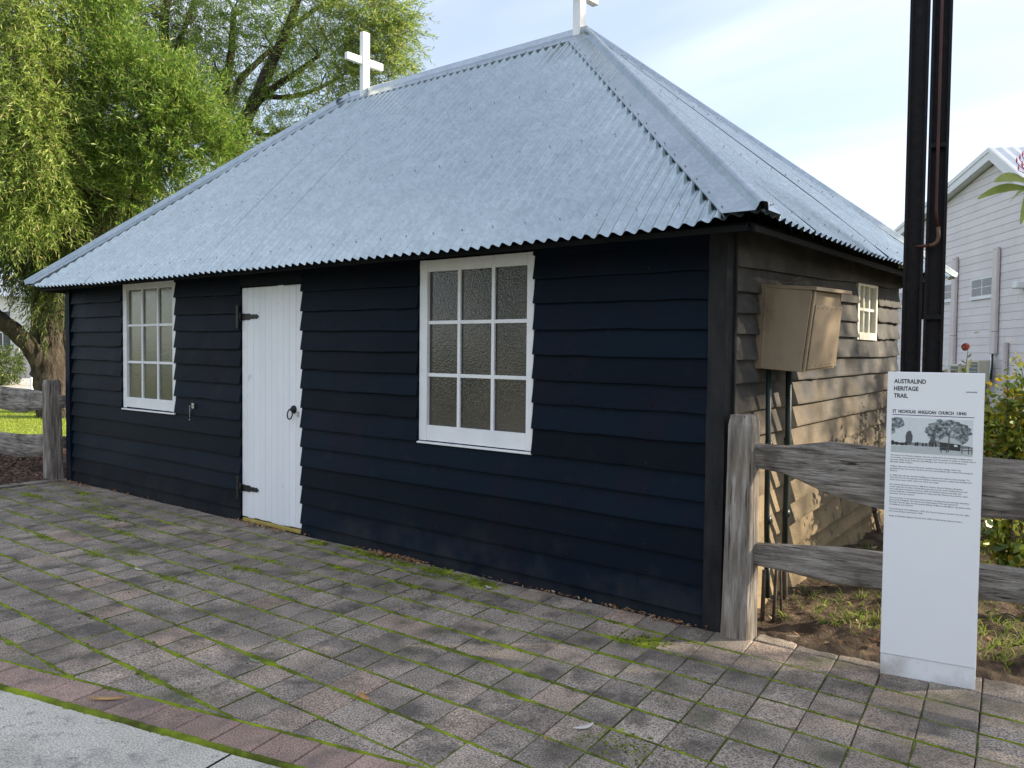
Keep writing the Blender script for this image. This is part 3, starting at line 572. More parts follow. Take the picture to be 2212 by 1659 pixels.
hk = MB().box((-5.482, -.044, 1.005), (-5.442, -.036, 1.028)).box((-5.482, -.0445, .978), (-5.442, -.036, .999)).tube([(-5.478, -.05, 1.002), (-5.50, -.055, .998), (-5.502, -.05, .95), (-5.512, -.046, .89), (-5.520, -.046, .868), (-5.511, -.046, .860), (-5.502, -.046, .866)], .0038, 7)
hk.build('cabin_hook', 'zinc', church)

# roof -----------------------------------------------------------------
RZ = 4.322; FL = Vector((-8.412, -.40, 2.262)); FR = Vector((.378, -.40, 2.262)); BRc = Vector((.378, 3.80, 2.240)); BL = Vector((-8.412, 3.80, 2.240))
RL = Vector((-5.224, 1.70, RZ)); RR_ = Vector((-2.14, 1.70, RZ)); PITCH = .088; AMP = .0140
def slope(a, b, ra, rb, nsheet=8, sag=.0):
    """corrugated sheets on the roof plane with eave a->b and ridge ra->rb"""
    e = (b - a).normalized(); Ln = (b - a).length; n = e.cross(ra - a).normalized(); n = n if n.z > 0 else -n; s = n.cross(e).normalized(); s = s if s.z > 0 else -s
    A0, A1 = (ra - a).dot(e), (rb - a).dot(e); S = (ra - a).dot(s)
    top = lambda q: S * max(0.0, min(1.0, q / max(A0, 1e-6), (Ln - q) / max(Ln - A1, 1e-6)))
    w = PITCH * nsheet; k = 0; q0 = 0.0
    while q0 < Ln - .02:
        q1 = min(Ln, q0 + w + PITCH * .28); step = PITCH / 10; m = int((q1 - q0) / step) + 1; vs_ = []; off = .0005 * (k % 2)
        for i in range(m + 1):
            q = min(q0 + i * step, q1); h = AMP * math.cos(2 * math.pi * q / PITCH) + off + .0012 * fbm(q * 2, k * 2.2)
            tp = max(.004, top(q) - .012)
            dq = min(q, Ln - q)
            for b_ in (0.0, .15, .35, .6, .95, 9.0):
                bb = min(b_, tp); wv = .004 * math.sin(k * 1.3) * math.sin(math.pi * bb / S) - .004 * math.sin(k * 2.7) * (bb < .01)
                vs_.append(a + e * q + s * bb + n * (h - wv) - Vector((0, 0, sag * (1 - math.exp(-dq / .45)) * max(0.0, 1 - bb / .95) ** 2)))
        fs = [(i * 6 + j, (i + 1) * 6 + j, (i + 1) * 6 + j + 1, i * 6 + j + 1) for i in range(m) for j in range(5) if (vs_[i * 6 + j] - vs_[i * 6 + j + 1]).length + (vs_[(i + 1) * 6 + j] - vs_[(i + 1) * 6 + j + 1]).length > .001]
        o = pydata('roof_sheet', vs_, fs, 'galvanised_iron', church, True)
        md = o.modifiers.new('thickness', 'SOLIDIFY'); md.thickness = .0007; md.offset = -1; md.use_rim = False
        q0 += w; k += 1
    return e, s, n
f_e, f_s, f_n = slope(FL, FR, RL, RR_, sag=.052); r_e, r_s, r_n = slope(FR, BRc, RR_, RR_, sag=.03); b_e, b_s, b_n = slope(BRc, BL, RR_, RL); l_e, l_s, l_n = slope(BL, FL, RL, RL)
def cap(p, q, na, nb, name, w=.150, r=.024, ext0=0.0, ext1=0.0, trim=None):
    t = (q - p).normalized(); p = p - t * ext0; q = q + t * ext1
    fa = t.cross(na).normalized(); fa = fa if fa.z < 0 else -fa
    fb = t.cross(nb).normalized(); fb = fb if fb.z < 0 else -fb
    up = (na + nb).normalized(); h = AMP - .001; prof = []
    sd = (fa - fb); sd = (sd - t * sd.dot(t)).normalized()
    prof += [fa * (w + .0) + na * (h - .019), fa * w + na * (h), fa * (r * 1.3) + na * h]
    for i in range(9):
        an = math.pi * (0.02 + .96 * i / 8); prof.append(up * (h + .012 + r * math.sin(an)) + sd * (r * math.cos(an)))
    prof += [fb * (r * 1.3) + nb * h, fb * w + nb * h, fb * w + nb * (h - .019)]
    n = 12; vs_ = []; m = len(prof)
    for i in range(n + 1):
        c = p + (q - p) * i / n
        for j, d in enumerate(prof):
            pt = c + d + up * (.0012 * fbm(i * .7, j * .3, p.x))
            if trim and i == n:      # cut the end flush with the two eaves
                sy = (trim[1] - pt.y) / t.y; sx = (trim[0] - pt.x) / t.x
                k_ = sy if j < 3 else sx if j >= m - 3 else min(sx, sy) + .012
                pt = pt + t * k_
            vs_.append(pt)
    fs = [(i * m + j, (i + 1) * m + j, (i + 1) * m + j + 1, i * m + j + 1) for i in range(n) for j in range(m - 1)]
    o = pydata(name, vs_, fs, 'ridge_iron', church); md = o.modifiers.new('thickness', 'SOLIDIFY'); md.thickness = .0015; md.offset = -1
    return fa, fb, h, w
screws = MB()
def screw(p, n):
    n = Vector(n); a = n.orthogonal().normalized(); screws.tube([Vector(p), Vector(p) + n * .004], .0052, 6); screws.tube([Vector(p) + n * .003, Vector(p) + n * .008], .0034, 6)
def cap_screws(p, q, f, n, h, w, step=.19):
    t = (q - p); k = int(t.length / step)
    for i in range(1, k): screw(p + t * (i / k) + f * (w - .022) + n * h, n)
for (p, q, na, nb, nm, e0, e1) in ((RL, RR_, f_n, b_n, 'ridge_cap', .02, .02), (RR_, FR, f_n, r_n, 'hip_cap', -.01, .028), (RL, FL, f_n, l_n, 'hip_cap', -.01, .028), (RR_, BRc, b_n, r_n, 'hip_cap', -.01, .028), (RL, BL, b_n, l_n, 'hip_cap', -.01, .028)):
    fa, fb, h, w = cap(p, q, na, nb, nm, ext0=e0, ext1=0 if nm == 'hip_cap' else e1, w=.165 if nm == 'hip_cap' else .14, trim=(q.x + (.012 if q.x > -4 else -.012), q.y + (-.012 if q.y < 1 else .012)) if nm == 'hip_cap' else None)
    cap_screws(p, q, fa, na, h, w); cap_screws(p, q, fb, nb, h, w)
def row_screws(a, e, s, n, Ln, b, lo, hi, every=3, sag=.05):
    k = 0; q = PITCH
    while q < Ln:
        if lo < q < hi and k % every == 0: screw(a + e * q + s * b + n * (AMP + .003) - Vector((0, 0, sag * (1 - math.exp(-min(q, Ln - q) / .45)) * max(0, 1 - b / .95) ** 2)), n)
        q += PITCH; k += 1
for b_, lo, hi in ((.16, .4, 8.4), (1.0, 1.9, 7.5), (1.9, 2.6, 6.7)): row_screws(FL, f_e, f_s, f_n, 8.74, b_, lo, hi)
for b_, lo, hi in ((.14, .3, 3.9), (1.0, .9, 3.3), (2.0, 1.4, 2.7)): row_screws(FR, r_e, r_s, r_n, 4.2, b_, lo, hi, sag=.03)
tag(screws.build('roof_screws', 'screw_metal', church), kind='stuff')
# eaves: fascia boards and lining
for (a, b, nrm) in ((FL, FR, (0, -1)), (FR, BRc, (1, 0)), (BRc, BL, (0, 1)), (BL, FL, (-1, 0))):
    e = (b - a).normalized(); nv = Vector((*nrm, 0)); dn = Vector((0, 0, -.04)); a, b = a + dn, b + dn; c0 = a + e * .13 - nv * .10; c1 = b - e * .13 - nv * .10
    MB().hexa([c0 + Vector((0, 0, -.034)) , c1 + Vector((0, 0, -.034)), c1 - nv * .022 + Vector((0, 0, -.034)), c0 - nv * .022 + Vector((0, 0, -.034)), c0 + Vector((0, 0, -.004)), c1 + Vector((0, 0, -.004)), c1 - nv * .022 + Vector((0, 0, .012)), c0 - nv * .022 + Vector((0, 0, .012))]).build('fascia', 'soffit', church)
    i0 = a + e * .33 - nv * .42; i1 = b - e * .33 - nv * .42; o0 = a + e * .115 - nv * .11; o1 = b - e * .115 - nv * .11
    dz = Vector((0, 0, -.030)); dz2 = Vector((0, 0, .10)); u = Vector((0, 0, .012))
    MB().hexa([o0 + dz, o1 + dz, i1 + dz2, i0 + dz2, o0 + dz + u, o1 + dz + u, i1 + dz2 + u, i0 + dz2 + u]).build('eave_lining', 'soffit', church)
# crosses
def cross(x0, x1, yc, zb, zt, hw, za, ah, al, dark=False):
    c = MB().box((x0, yc - hw, zb), (x1, yc + hw, zt)).build('roof_cross', 'white_paint', church, bevel=.003)
    MB().box((x0 - .004, yc - al, za - ah), (x1 - .012, yc + al, za + ah)).build('cross_arm', 'white_paint', c, bevel=.003)
cross(-4.985, -4.93, 1.666, 4.25, 4.94, .047, 4.636, .037, .25)
cross(-2.245, -2.17, 1.705, 4.25, 5.05, .047, 4.68, .04, .26)

# ================================================================== METER BOX on the side wall
mbx = thing('meter_box', (.04, .66, 1.47), 'tan painted plywood meter box leaning on the side wall of the church', 'meter box')
bb = [(.045, .385, 1.472), (.287, .405, 1.455), (.287, .955, 1.478), (.045, .93, 1.478)]     # bottom ring: back-left, front-left, front-right, back-right
tt = [(.045, .430, 1.955), (.322, .462, 1.925), (.322, .965, 1.935), (.045, .945, 1.962)]
V_ = [Vector(p) for p in bb + tt]
def panel(ids, t, name, mat='meter_paint', lift=0.0, inset=0.0):
    a, b, c, d = [V_[i] for i in ids]; n = (b - a).cross(d - a).normalized(); m = (a + b + c + d) / 4
    q = [p + (m - p).normalized() * inset + n * lift for p in (a, b, c, d)]
    return MB().hexa([p - n * t for p in q] + q).build(name, mat, mbx, bevel=.002)
panel((1, 0, 4, 5), .014, 'side_panel'); panel((3, 2, 6, 7), .014, 'side_panel'); panel((3, 2, 1, 0), .014, 'bottom_panel')
panel((2, 1, 5, 6)[::-1][0:4] if False else (1, 2, 6, 5), .012, 'front_panel', lift=-.004)
a, b, c, d = V_[1], V_[2], V_[6], V_[5]; n = (b - a).cross(d - a).normalized()
q = [a + (b - a) * .09 + (d - a) * .03, b + (a - b) * .02 + (c - b) * .03, c + (d - c) * .02 + (b - c) * .17, d + (c - d) * .09 + (a - d) * .17]
MB().hexa([p + n * .001 for p in q] + [p + n * .016 for p in q]).build('door', 'meter_paint', mbx, bevel=.002)
MB().hexa([V_[1] + (V_[2] - V_[1]) * .01 + n * .0005, V_[1] + (V_[2] - V_[1]) * .055 + n * .0005, V_[5] + (V_[6] - V_[5]) * .055 + n * .0005, V_[5] + (V_[6] - V_[5]) * .01 + n * .0005,
           V_[1] + (V_[2] - V_[1]) * .01 + n * .013, V_[1] + (V_[2] - V_[1]) * .055 + n * .013, V_[5] + (V_[6] - V_[5]) * .055 + n * .013, V_[5] + (V_[6] - V_[5]) * .01 + n * .013]).build('edge_strip', 'meter_paint', mbx, bevel=.001)
MB().hexa([V_[0] + Vector((-.03, -.018, 0)), V_[0] + Vector((.02, -.018, 0)), V_[0] + Vector((.02, 0.003, 0)), V_[0] + Vector((-.03, .003, 0)), V_[4] + Vector((-.03, -.018, 0)), V_[4] + Vector((.02, -.018, 0)), V_[4] + Vector((.02, .003, 0)), V_[4] + Vector((-.03, .003, 0))]).build('back_batten', 'meter_paint', mbx, bevel=.002)
for f_ in (.25, .8): MB().obox(q[0].lerp(q[3], f_) + n * .017, (q[1] - q[0]).normalized(), (q[3] - q[0]).normalized(), n, .012, .022, .002).build('hinge', 'meter_paint', mbx)
for f_ in np.linspace(.06, .94, 6):
    for e0, e1 in ((q[0], q[1]), (q[3], q[2])): c_ = e0.lerp(e1, float(f_)) + (q[3] - q[0]).normalized() * (.018 if e0 == q[0] else -.018); MB().tube([c_ + n * .0155, c_ + n * .0185], .0035, 6).build('nail', 'old_pipe', mbx)
up = Vector((0, 0, .022)); l4 = [V_[4] + Vector((-.035, -.02, .0)), V_[5] + Vector((.03, -.02, .0)), V_[6] + Vector((.045, .06, .0)), V_[7] + Vector((-.035, .06, .0))]
MB().hexa(l4 + [p + up for p in l4]).build('lid', 'meter_paint', mbx, bevel=.003)
for (x, y, x2, y2, z2, r) in ((.085, .425, .095, .438, .10, .0165), (.10, .70, .09, .727, -.02, .0185)):
    pts = [(x, y, 1.47), (x + .004, y + .006, 1.0), ((x + x2) / 2, (y + y2) / 2, .6), (x2, y2, .32)]
    pp = MB().tube(pts, r, 12).build('conduit', 'green_pipe', mbx, True)
    MB().tube([(x2, y2, .34), (x2 + .004, y2 + .004, z2)], r * 1.05, 12).build('lower_pipe', 'old_pipe' if r > .017 else 'green_pipe', pp, True)
    for zc in (1.02, .57): k = (1.47 - zc) / 1.15; MB().tube([(x + (x2 - x) * k + .002, y + (y2 - y) * k + .002, zc - .022), (x + (x2 - x) * k + .002, y + (y2 - y) * k + .002, zc + .022)], r * 1.25, 12).build('coupling', 'green_pipe', pp, True)
MB().tube([(.095, .438, .12), (.105, .445, .09), (.125, .46, .075), (.15, .47, .09), (.155, .475, .115), (.14, .47, .125), (.12, .465, .105), (.13, .48, .085), (.17, .50, .10)], .004, 6).build('loose_wire', 'green_pipe', mbx, True)
for (x, y, z, lx, ly, r, lb) in ((.13, .30, .30, .006, 0, .014, 'short rusty pipe stub standing in the soil nearest the corner post'), (.185, .33, .46, .01, .02, .011, 'thin leaning stick beside the meter box pipes'), (.19, .44, .40, -.02, .01, .008, 'slender stick crossing behind the meter box pipes')):
    tag(MB().tube([(x, y, -.03), (x + lx * .5, y + ly * .5, z * .5), (x + lx, y + ly, z)], [r, r * .95, r * .85], 8, jit=.15, seed=x * 50).build('garden_stick', 'old_pipe', None, True), lb, 'stick')
stk = thing('garden_stake', at(1905, 1165, 6.9), 'rusty steel stake standing in the grass beside the side wall', 'stake')
MB().tube([at(1905, 1170, 6.9), at(1888, 1100, 6.9), at(1884, 1085, 6.9)], [.019, .017, .015], 8).build('rod', 'old_pipe', stk, True)
MB().tube([at(1889, 1104, 6.9), at(1887, 1097, 6.9)], .027, 8).build('collar', 'old_pipe', stk, True)
# straw nest stuffed behind the box
st = MB(); rr = random.Random(5)
for i in range(70):
    c = Vector((.07 + rr.uniform(-.03, .05), .36 + rr.gauss(0, .05), 1.83 + rr.gauss(0, .07))); d = Vector((rr.gauss(0, .3), rr.gauss(0, 1), rr.gauss(0, .7))).normalized() * rr.uniform(.03, .11)
    st.tube([c - d, c + Vector((0, 0, rr.uniform(-.015, .015))), c + d], .0007, 3, False)
for i in range(40):
    c = Vector((.05 + rr.uniform(0, .2), rr.uniform(.40, .75), 1.985 + rr.uniform(0, .015))); d = Vector((rr.gauss(0, .5), rr.gauss(0, 1), rr.gauss(0, .15))).normalized() * rr.uniform(.02, .07)
    st.tube([c - d, c, c + d], .0007, 3, False)
tag(st.build('straw_nest', 'twig', None), 'wispy straw nest caught behind and on top of the meter box', 'nest', kind='stuff')

# ================================================================== POST AND RAIL FENCES
def rough_post(parent, cx, cy, w, d, z1, seed, lean=(0, 0), mat='grey_timber_z', flare=.02):
    vs_ = []; n = 24; m = 26; hx, hy = w / 2, d / 2
    for i in range(n + 1):
        z = -.06 + (z1 + .06) * i / n; t = z / z1
        for k in range(m):
            a = 2 * math.pi * k / m + .02; ca, sa = math.cos(a), math.sin(a); p = 7.0
            r = 1.0 / ((abs(ca) / hx) ** p + (abs(sa) / hy) ** p) ** (1 / p)
            r *= 1 + .035 * fbm(ca * 1.6 + seed, sa * 1.6, z * 1.3) + .022 * fbm(ca * 9 + seed, sa * 9, z * .8)
            r += flare * max(0, 1 - t * 1.3) * (.5 + .5 * fbm(ca + seed, sa, 3)) - .012 * max(0, (t - .97) / .03)
            vs_.append((cx + r * ca + lean[0] * t, cy + r * sa + lean[1] * t, z + (.006 * fbm(ca * 2, sa * 2, seed) if i == n else 0)))
    fs = [(i * m + k, i * m + (k + 1) % m, (i + 1) * m + (k + 1) % m, (i + 1) * m + k) for i in range(n) for k in range(m)]
    c0 = len(vs_); vs_.append((cx + lean[0], cy + lean[1], z1 + .006)); fs += [(n * m + k, n * m + (k + 1) % m, c0) for k in range(m)]
    return pydata('post', vs_, fs, mat, parent)
def rough_rail(parent, p, q, prof, seed, mat='grey_timber_x', dep=.075):
    """prof: list of (t, z_low, z_high) along p->q (plan points)"""
    p = Vector((*p, 0)); q = Vector((*q, 0)); e = (q - p).normalized(); nv = Vector((-e.y, e.x, 0)); Ln = (q - p).length
    n = 64; m = 22; vs_ = []; ts = [a for a, _, _ in prof]
    for i in range(n + 1):
        t = i / n; lo = float(np.interp(t, ts, [b for _, b, _ in prof])); hi = float(np.interp(t, ts, [c for _, _, c in prof])); c = (lo + hi) / 2; h = (hi - lo) / 2; dd = dep * (.55 + .45 * min(1, h / .11)) / 2 * 1.15
        for k in range(m):
            a = 2 * math.pi * k / m; ca, sa = math.cos(a), math.sin(a); pw_ = 5.0
            r = 1.0 / ((abs(ca) / dd) ** pw_ + (abs(sa) / h) ** pw_) ** (1 / pw_); x = t * Ln
            r *= 1 + .06 * fbm(ca * 1.3 + seed, sa * 1.3, x * 2.2) + .035 * fbm(ca * 8 + seed, sa * 8, x * 1.2) + .02 * fbm(ca * 20 + seed, sa * 20, x * 2.0)
            pt = p + e * x + nv * (r * ca); vs_.append((pt.x, pt.y, c + r * sa))
    fs = [(i * m + k, i * m + (k + 1) % m, (i + 1) * m + (k + 1) % m, (i + 1) * m + k) for i in range(n) for k in range(m)] + [tuple(range(m - 1, -1, -1)), tuple(n * m + k for k in range(m))]
    return pydata('rail', vs_, fs, mat, parent)
fr = thing('rail_fence', (1.6, -.02, 0), 'weathered grey timber post and rail fence running behind the white sign', 'fence')
rough_post(fr, .130, -.030, .142, .140, 1.222, 1.0, (.006, .01), flare=.022)
rough_post(fr, 3.30, .30, .165, .155, 1.22, 2.0)
rough_rail(fr, (.10, .0), (3.3, .30), [(0, .945, 1.072), (.08, .915, 1.066), (.15, .83, 1.10), (.24, .775, 1.088), (.4, .80, 1.078), (.9, .87, 1.08), (1, .93, 1.06)], 3.0)
rough_rail(fr, (.10, .0), (3.3, .30), [(0, .405, .512), (.09, .385, .535), (.16, .36, .552), (.25, .365, .558), (.42, .405, .565), (.9, .42, .56), (1, .43, .53)], 4.0)
fl = thing('rail_fence', (-9.6, -.1, 0), 'weathered grey timber post and rail fence at the left end of the church', 'fence')
rough_post(fl, -8.43, -.105, .16, .17, 1.165, 5.0, (-.02, 0), flare=.02)
rough_post(fl, -11.6, -.10, .16, .16, 1.16, 6.0)
rough_rail(fl, (-8.40, -.09), (-11.6, -.10), [(0, .84, .99), (.12, .80, 1.02), (.3, .73, 1.03), (.6, .75, 1.05), (1, .85, 1.0)], 7.0)
rough_rail(fl, (-8.40, -.09), (-11.6, -.10), [(0, .34, .50), (.12, .24, .50), (.3, .17, .46), (.6, .16, .44), (1, .28, .42)], 8.0)
fb_ = thing('rail_fence', (-8.3, .6, 0), 'short length of rail fence between the left post and the church wall', 'fence')
rough_rail(fb_, (-8.36, -.06), (-8.26, 1.6), [(0, .84, .99), (.2, .82, 1.0), (1, .80, 1.0)], 9.0)
rough_rail(fb_, (-8.36, -.06), (-8.26, 1.6), [(0, .36, .50), (.2, .33, .50), (1, .30, .50)], 10.0)

# ================================================================== STEEL POLE behind the sign
pole = thing('steel_pole', (.68, 1.47, 0), 'tall pole of two dark steel beams side by side behind the white sign', 'pole')
pc = at(1992.5, 700, 5.45); pf = pc - CAM; pf.z = 0; pf.normalize(); pf.rotate(Matrix.Rotation(R(0.0), 3, 'Z')); pr = Vector((pf.y, -pf.x, 0)); pc.z = 0
def ibeam(c, name):
    m_ = MB(); w, d, ft, wt_ = .117, .090, .017, .012
    for s in (-1, 1): m_.obox(c + pr * s * (w / 2 - ft / 2) + Vector((0, 0, 3.4)), pr, pf, (0, 0, 1), ft / 2, d / 2, 3.5)
    m_.obox(c + Vector((0, 0, 3.4)), pr, pf, (0, 0, 1), w / 2 - ft, wt_ / 2, 3.498)
    return m_.build(name, 'dark_steel', pole)
cl_, cr_ = pc - pr * .0632, pc + pr * .0632
lean = R(-.45)
beams = [ibeam(cl_, 'beam'), ibeam(cr_, 'beam')]
zc = at(1995, 655, 5.45).z
MB().obox(pc - pf * .02 + Vector((0, 0, zc)), pr, pf, (0, 0, 1), .030, .006, .105).build('gusset_plate', 'dark_steel', pole, bevel=.003)
MB().obox(pc - pf * .02 + Vector((0, 0, 5.2)), pr, pf, (0, 0, 1), .030, .006, .105).build('gusset_plate', 'dark_steel', pole, bevel=.003)
for v in (686, 322): MB().obox(cr_ - pf * .026 + Vector((0, 0, at(2020, v, 5.45).z)), pr, pf, (0, 0, 1), .0465, .018, .016).build('cleat', 'dark_steel', pole, bevel=.004)
zb = at(1995, 532, 5.4).z; pA = cr_ - pf * .060
pts = [Vector(pA + pr * (-.004)) + Vector((0, 0, z)) for z in (6.7, 5.2, 4.2, zb + .45, zb + .22)] + [pA + pr * .010 + Vector((0, 0, zb + .10))]
MB().tube(pts, .0105, 10).build('conduit', 'brown_pipe', pole, True)
el = [pA + pr * .010 + Vector((0, 0, zb + .115)), pA + pr * .014 + Vector((0, 0, zb + .06)), pA + pr * .008 + Vector((0, 0, zb + .025)), pA - pr * .012 + Vector((0, 0, zb + .006)), pA - pr * .04 + Vector((0, 0, zb))]
MB().tube(el, .0125, 12).build('conduit_elbow', 'copper_pipe', pole, True)
MB().tube([pA - pr * .035 + Vector((0, 0, zb)), pA - pr * .115 + Vector((0, 0, zb - .003))], .0105, 10).build('conduit', 'brown_pipe', pole, True)

# ================================================================== INFORMATION SIGN
sa = math.atan2(.065, .40); SX = Vector((math.cos(sa), math.sin(sa), 0)); SY = Vector((-SX.y, SX.x, 0)); S0 = Vector((.896, -.098, 0)); SH = 1.478; SW = .412
sign = thing('information_sign', (1.1, -.06, 0), 'tall white heritage trail information panel standing in front of the fence', 'sign')
def sbox(name, x0, x1, z0, z1, y0, y1, mat, parent=sign, bev=.0):
    c = S0 + SX * ((x0 + x1) / 2) + SY * ((y0 + y1) / 2) + Vector((0, 0, (z0 + z1) / 2))
    return MB().obox(c, SX, SY, (0, 0, 1), (x1 - x0) / 2, (y1 - y0) / 2, (z1 - z0) / 2).build(name, mat, parent, bevel=bev)
panel_o = sbox('panel', 0, SW, .100, SH, 0, .05, 'sign_white', bev=.002)
base_o = sbox('base', .001, SW - .001, -.06, .0985, .004, .046, 'sign_base', bev=.001)
dg = None
def text(body, x, z, size, mat, width=None, bold=0.0, name='lettering', parent=None, sx=1.0):
    cu = bpy.data.curves.new('t', 'FONT'); cu.body = body; cu.size = size; cu.resolution_u = 2; cu.offset = bold
    o = bpy.data.objects.new('t', cu); COL.objects.link(o); bpy.context.view_layer.update()
    me = bpy.data.meshes.new_from_object(o.evaluated_get(bpy.context.evaluated_depsgraph_get())); bpy.data.objects.remove(o)
    co = np.empty(len(me.vertices) * 3); me.vertices.foreach_get('co', co); co = co.reshape(-1, 3); co[:, 0] -= co[:, 0].min()
    if width: co[:, 0] *= width / co[:, 0].max()
    W_ = np.array(S0)[None] + np.array(SX)[None] * (x + co[:, :1]) - np.array(SY)[None] * .0006 + np.array([0, 0, 1.0])[None] * (z + co[:, 1:2])
    me.vertices.foreach_set('co', W_.reshape(-1)); me.update(); me.materials.clear()
    return me
def textpart(name, me_list, mat, parent=panel_o):
    bm = bmesh.new()
    for m_ in me_list: bm.from_mesh(m_)
    me = bpy.data.meshes.new(name); bm.to_mesh(me); bm.free()
    return obj(name, me, mat, parent)
T = SH
textpart('lettering', [text('AUSTRALIND', .029, T - .054, .0285, 'ink', .139, .0008), text('HERITAGE', .029, T - .089, .0285, 'ink', .107, .0008), text('TRAIL', .029, T - .1235, .0285, 'ink', .0625, .0008)], 'ink')
textpart('lettering', [text('ST  NICHOLAS  ANGLICAN  CHURCH', .026, T - .1965, .0215, 'ink', .262, .0007), text('1840', .301, T - .1965, .0215, 'ink', .040, .0005)], 'ink')
textpart('lettering', [text('LEARN MORE', .336, T - .091, .0085, 'ink_soft', .046, .0002)], 'ink_soft')
sbox('rule', .025, .374, T - .2075, T - .2045, -.0008, -.0002, 'ink_violet', panel_o)
PAR = [["The historic St Nicholas Anglican Church is believed to be Australia's smallest place", "of worship, measuring 8.2 metres in length and 3.6 metres in width. It is likely built in", "the early 1840s by the carpenter John Morgan, who came out on the Parkfield, for", "Marshall Waller Clifton."],
 ["William Narroway and his wife Sarah resided in the tiny cottage, which was", "partitioned into two rooms. At first, the roof was thatched with rushes from along the", "Estuary."],
 ["In 1848, John Allnutt used the building as a Church and acted as a lay preacher. To", "form the Church, the partition and fireplace were removed, a pulpit was installed and", "Jarrah pews were made, which are still in use today."],
 ["Rev. Andrew Buchanan arrived in 1880 from London. Based in Bunbury, Buchanan", "would walk the six miles to Australind, give his sermon, teach Sunday School, and", "then walk back to Bunbury. However, after the Bunbury Church was built, the", "services offered in Australind started to reduce and the Church was used for other", "purposes, such as a school."],
 ["Over the years, it was used as a school and for storage purposes and then leased by", "the Church of England. The Church was consecrated in 1915 and renamed St", "Nicholas Church, after the 4th-century Bishop of Myra in Asia Minor, the patron saint", "of seafarers and children."],
 ["On the Festival of St Nicholas in 1993, the Church became a parish in its own right,", "and a new Rectory was built in 1994."], ["Image: St Nicholas Anglican Church circa 1930s. Credit Harvey History Online."]]
ZT = [.4050, .4585, .5025, .5475, .6115, .6665, .7005]
for par, z0 in zip(PAR, ZT):
    textpart('body_text', [text(ln, .022, T - z0 - i * .0109, .0088, 'ink_soft', .0041 * len(ln), .0001) for i, ln in enumerate(par)], 'ink_soft')
# the old photograph printed on the panel
PH = sbox('photo_print', .023, .370, T - .388, T - .218, -.0006, -.0001, 'print_sky', panel_o)
def flat(name, pts, lay, mat):
    return pydata(name, [S0 + SX * (.023 + .347 * x) - SY * (.0007 + .00012 * lay) + Vector((0, 0, T - .388 + .17 * y)) for x, y in pts], [tuple(range(len(pts)))], mat, PH)
def blob(cx, cy, rx, ry, s, n=46, amp=.3):
    return [(min(1, max(0, cx + rx * math.cos(a) * (1 + amp * fbm(math.cos(a) * 3 + s, math.sin(a) * 3, s) + .12 * fbm(math.cos(a) * 11, math.sin(a) * 11, s)))), min(1, max(0, cy + ry * math.sin(a) * (1 + amp * fbm(math.cos(a) * 3 + s, math.sin(a) * 3, s + 5) + .12 * fbm(math.cos(a) * 11 + s, math.sin(a) * 11, s))))) for a in np.linspace(0, 2 * math.pi, n, endpoint=False)]
flat('print_area', [(0, 0), (1, 0), (1, .22), (.6, .20), (.3, .20), (0, .18)], 1, 'print_light')
flat('print_area', blob(.5, .26, .47, .05, 2.0), 2, 'print_mid')
flat('print_area', blob(.70, .68, .27, .30, 4.0), 2, 'print_tree'); flat('print_area', blob(.60, .44, .12, .14, 6.0), 3, 'print_tree'); flat('print_area', blob(.86, .50, .09, .2, 7.7), 3, 'print_tree')
flat('print_area', blob(.06, .84, .10, .16, 8.0), 3, 'print_tree'); flat('print_area', blob(.02, .62, .03, .1, 8.5), 3, 'print_tree')
flat('print_area', blob(.225, .43, .045, .20, 9.0, amp=.2), 3, 'print_dark'); flat('print_area', blob(.52, .34, .05, .06, 9.5), 4, 'print_dark')
flat('print_area', [(.61, .16), (.86, .13), (.86, .33), (.61, .36)], 5, 'print_black'); flat('print_area', [(.58, .36), (.88, .31), (.80, .46), (.70, .52), (.66, .50)], 6, 'print_light'); flat('print_area', [(.78, .25), (.82, .245), (.82, .30), (.78, .305)], 7, 'print_sky')
flat('print_area', [(.71, .10), (.725, .10), (.725, .62), (.71, .62)], 7, 'print_dark')
for i, (x, w, h) in enumerate([(.02, .04, .14), (.07, .05, .10), (.14, .07, .08), (.19, .03, .12), (.31, .02, .11), (.335, .02, .13), (.40, .02, .10), (.44, .02, .10), (.49, .02, .14), (.52, .025, .13), (.56, .02, .13)]):
    flat('print_area', blob(x, .215 + h * .4, w * .6, h * .5, 20.0 + i, 14, .2), 6, 'print_black')
for i, x in enumerate((.62, .69, .87, .95, .99)): flat('print_area', [(x, .06), (x + .012, .06), (x + .012, .26), (x, .26)], 8, 'print_dark')
for y in (.14, .21): flat('print_area', [(.60, y), (.70, y - .02), (.70, y + .005), (.60, y + .025)], 8, 'print_dark'); flat('print_area', [(.87, y), (1, y + .02), (1, y + .045), (.87, y + .025)], 8, 'print_dark')

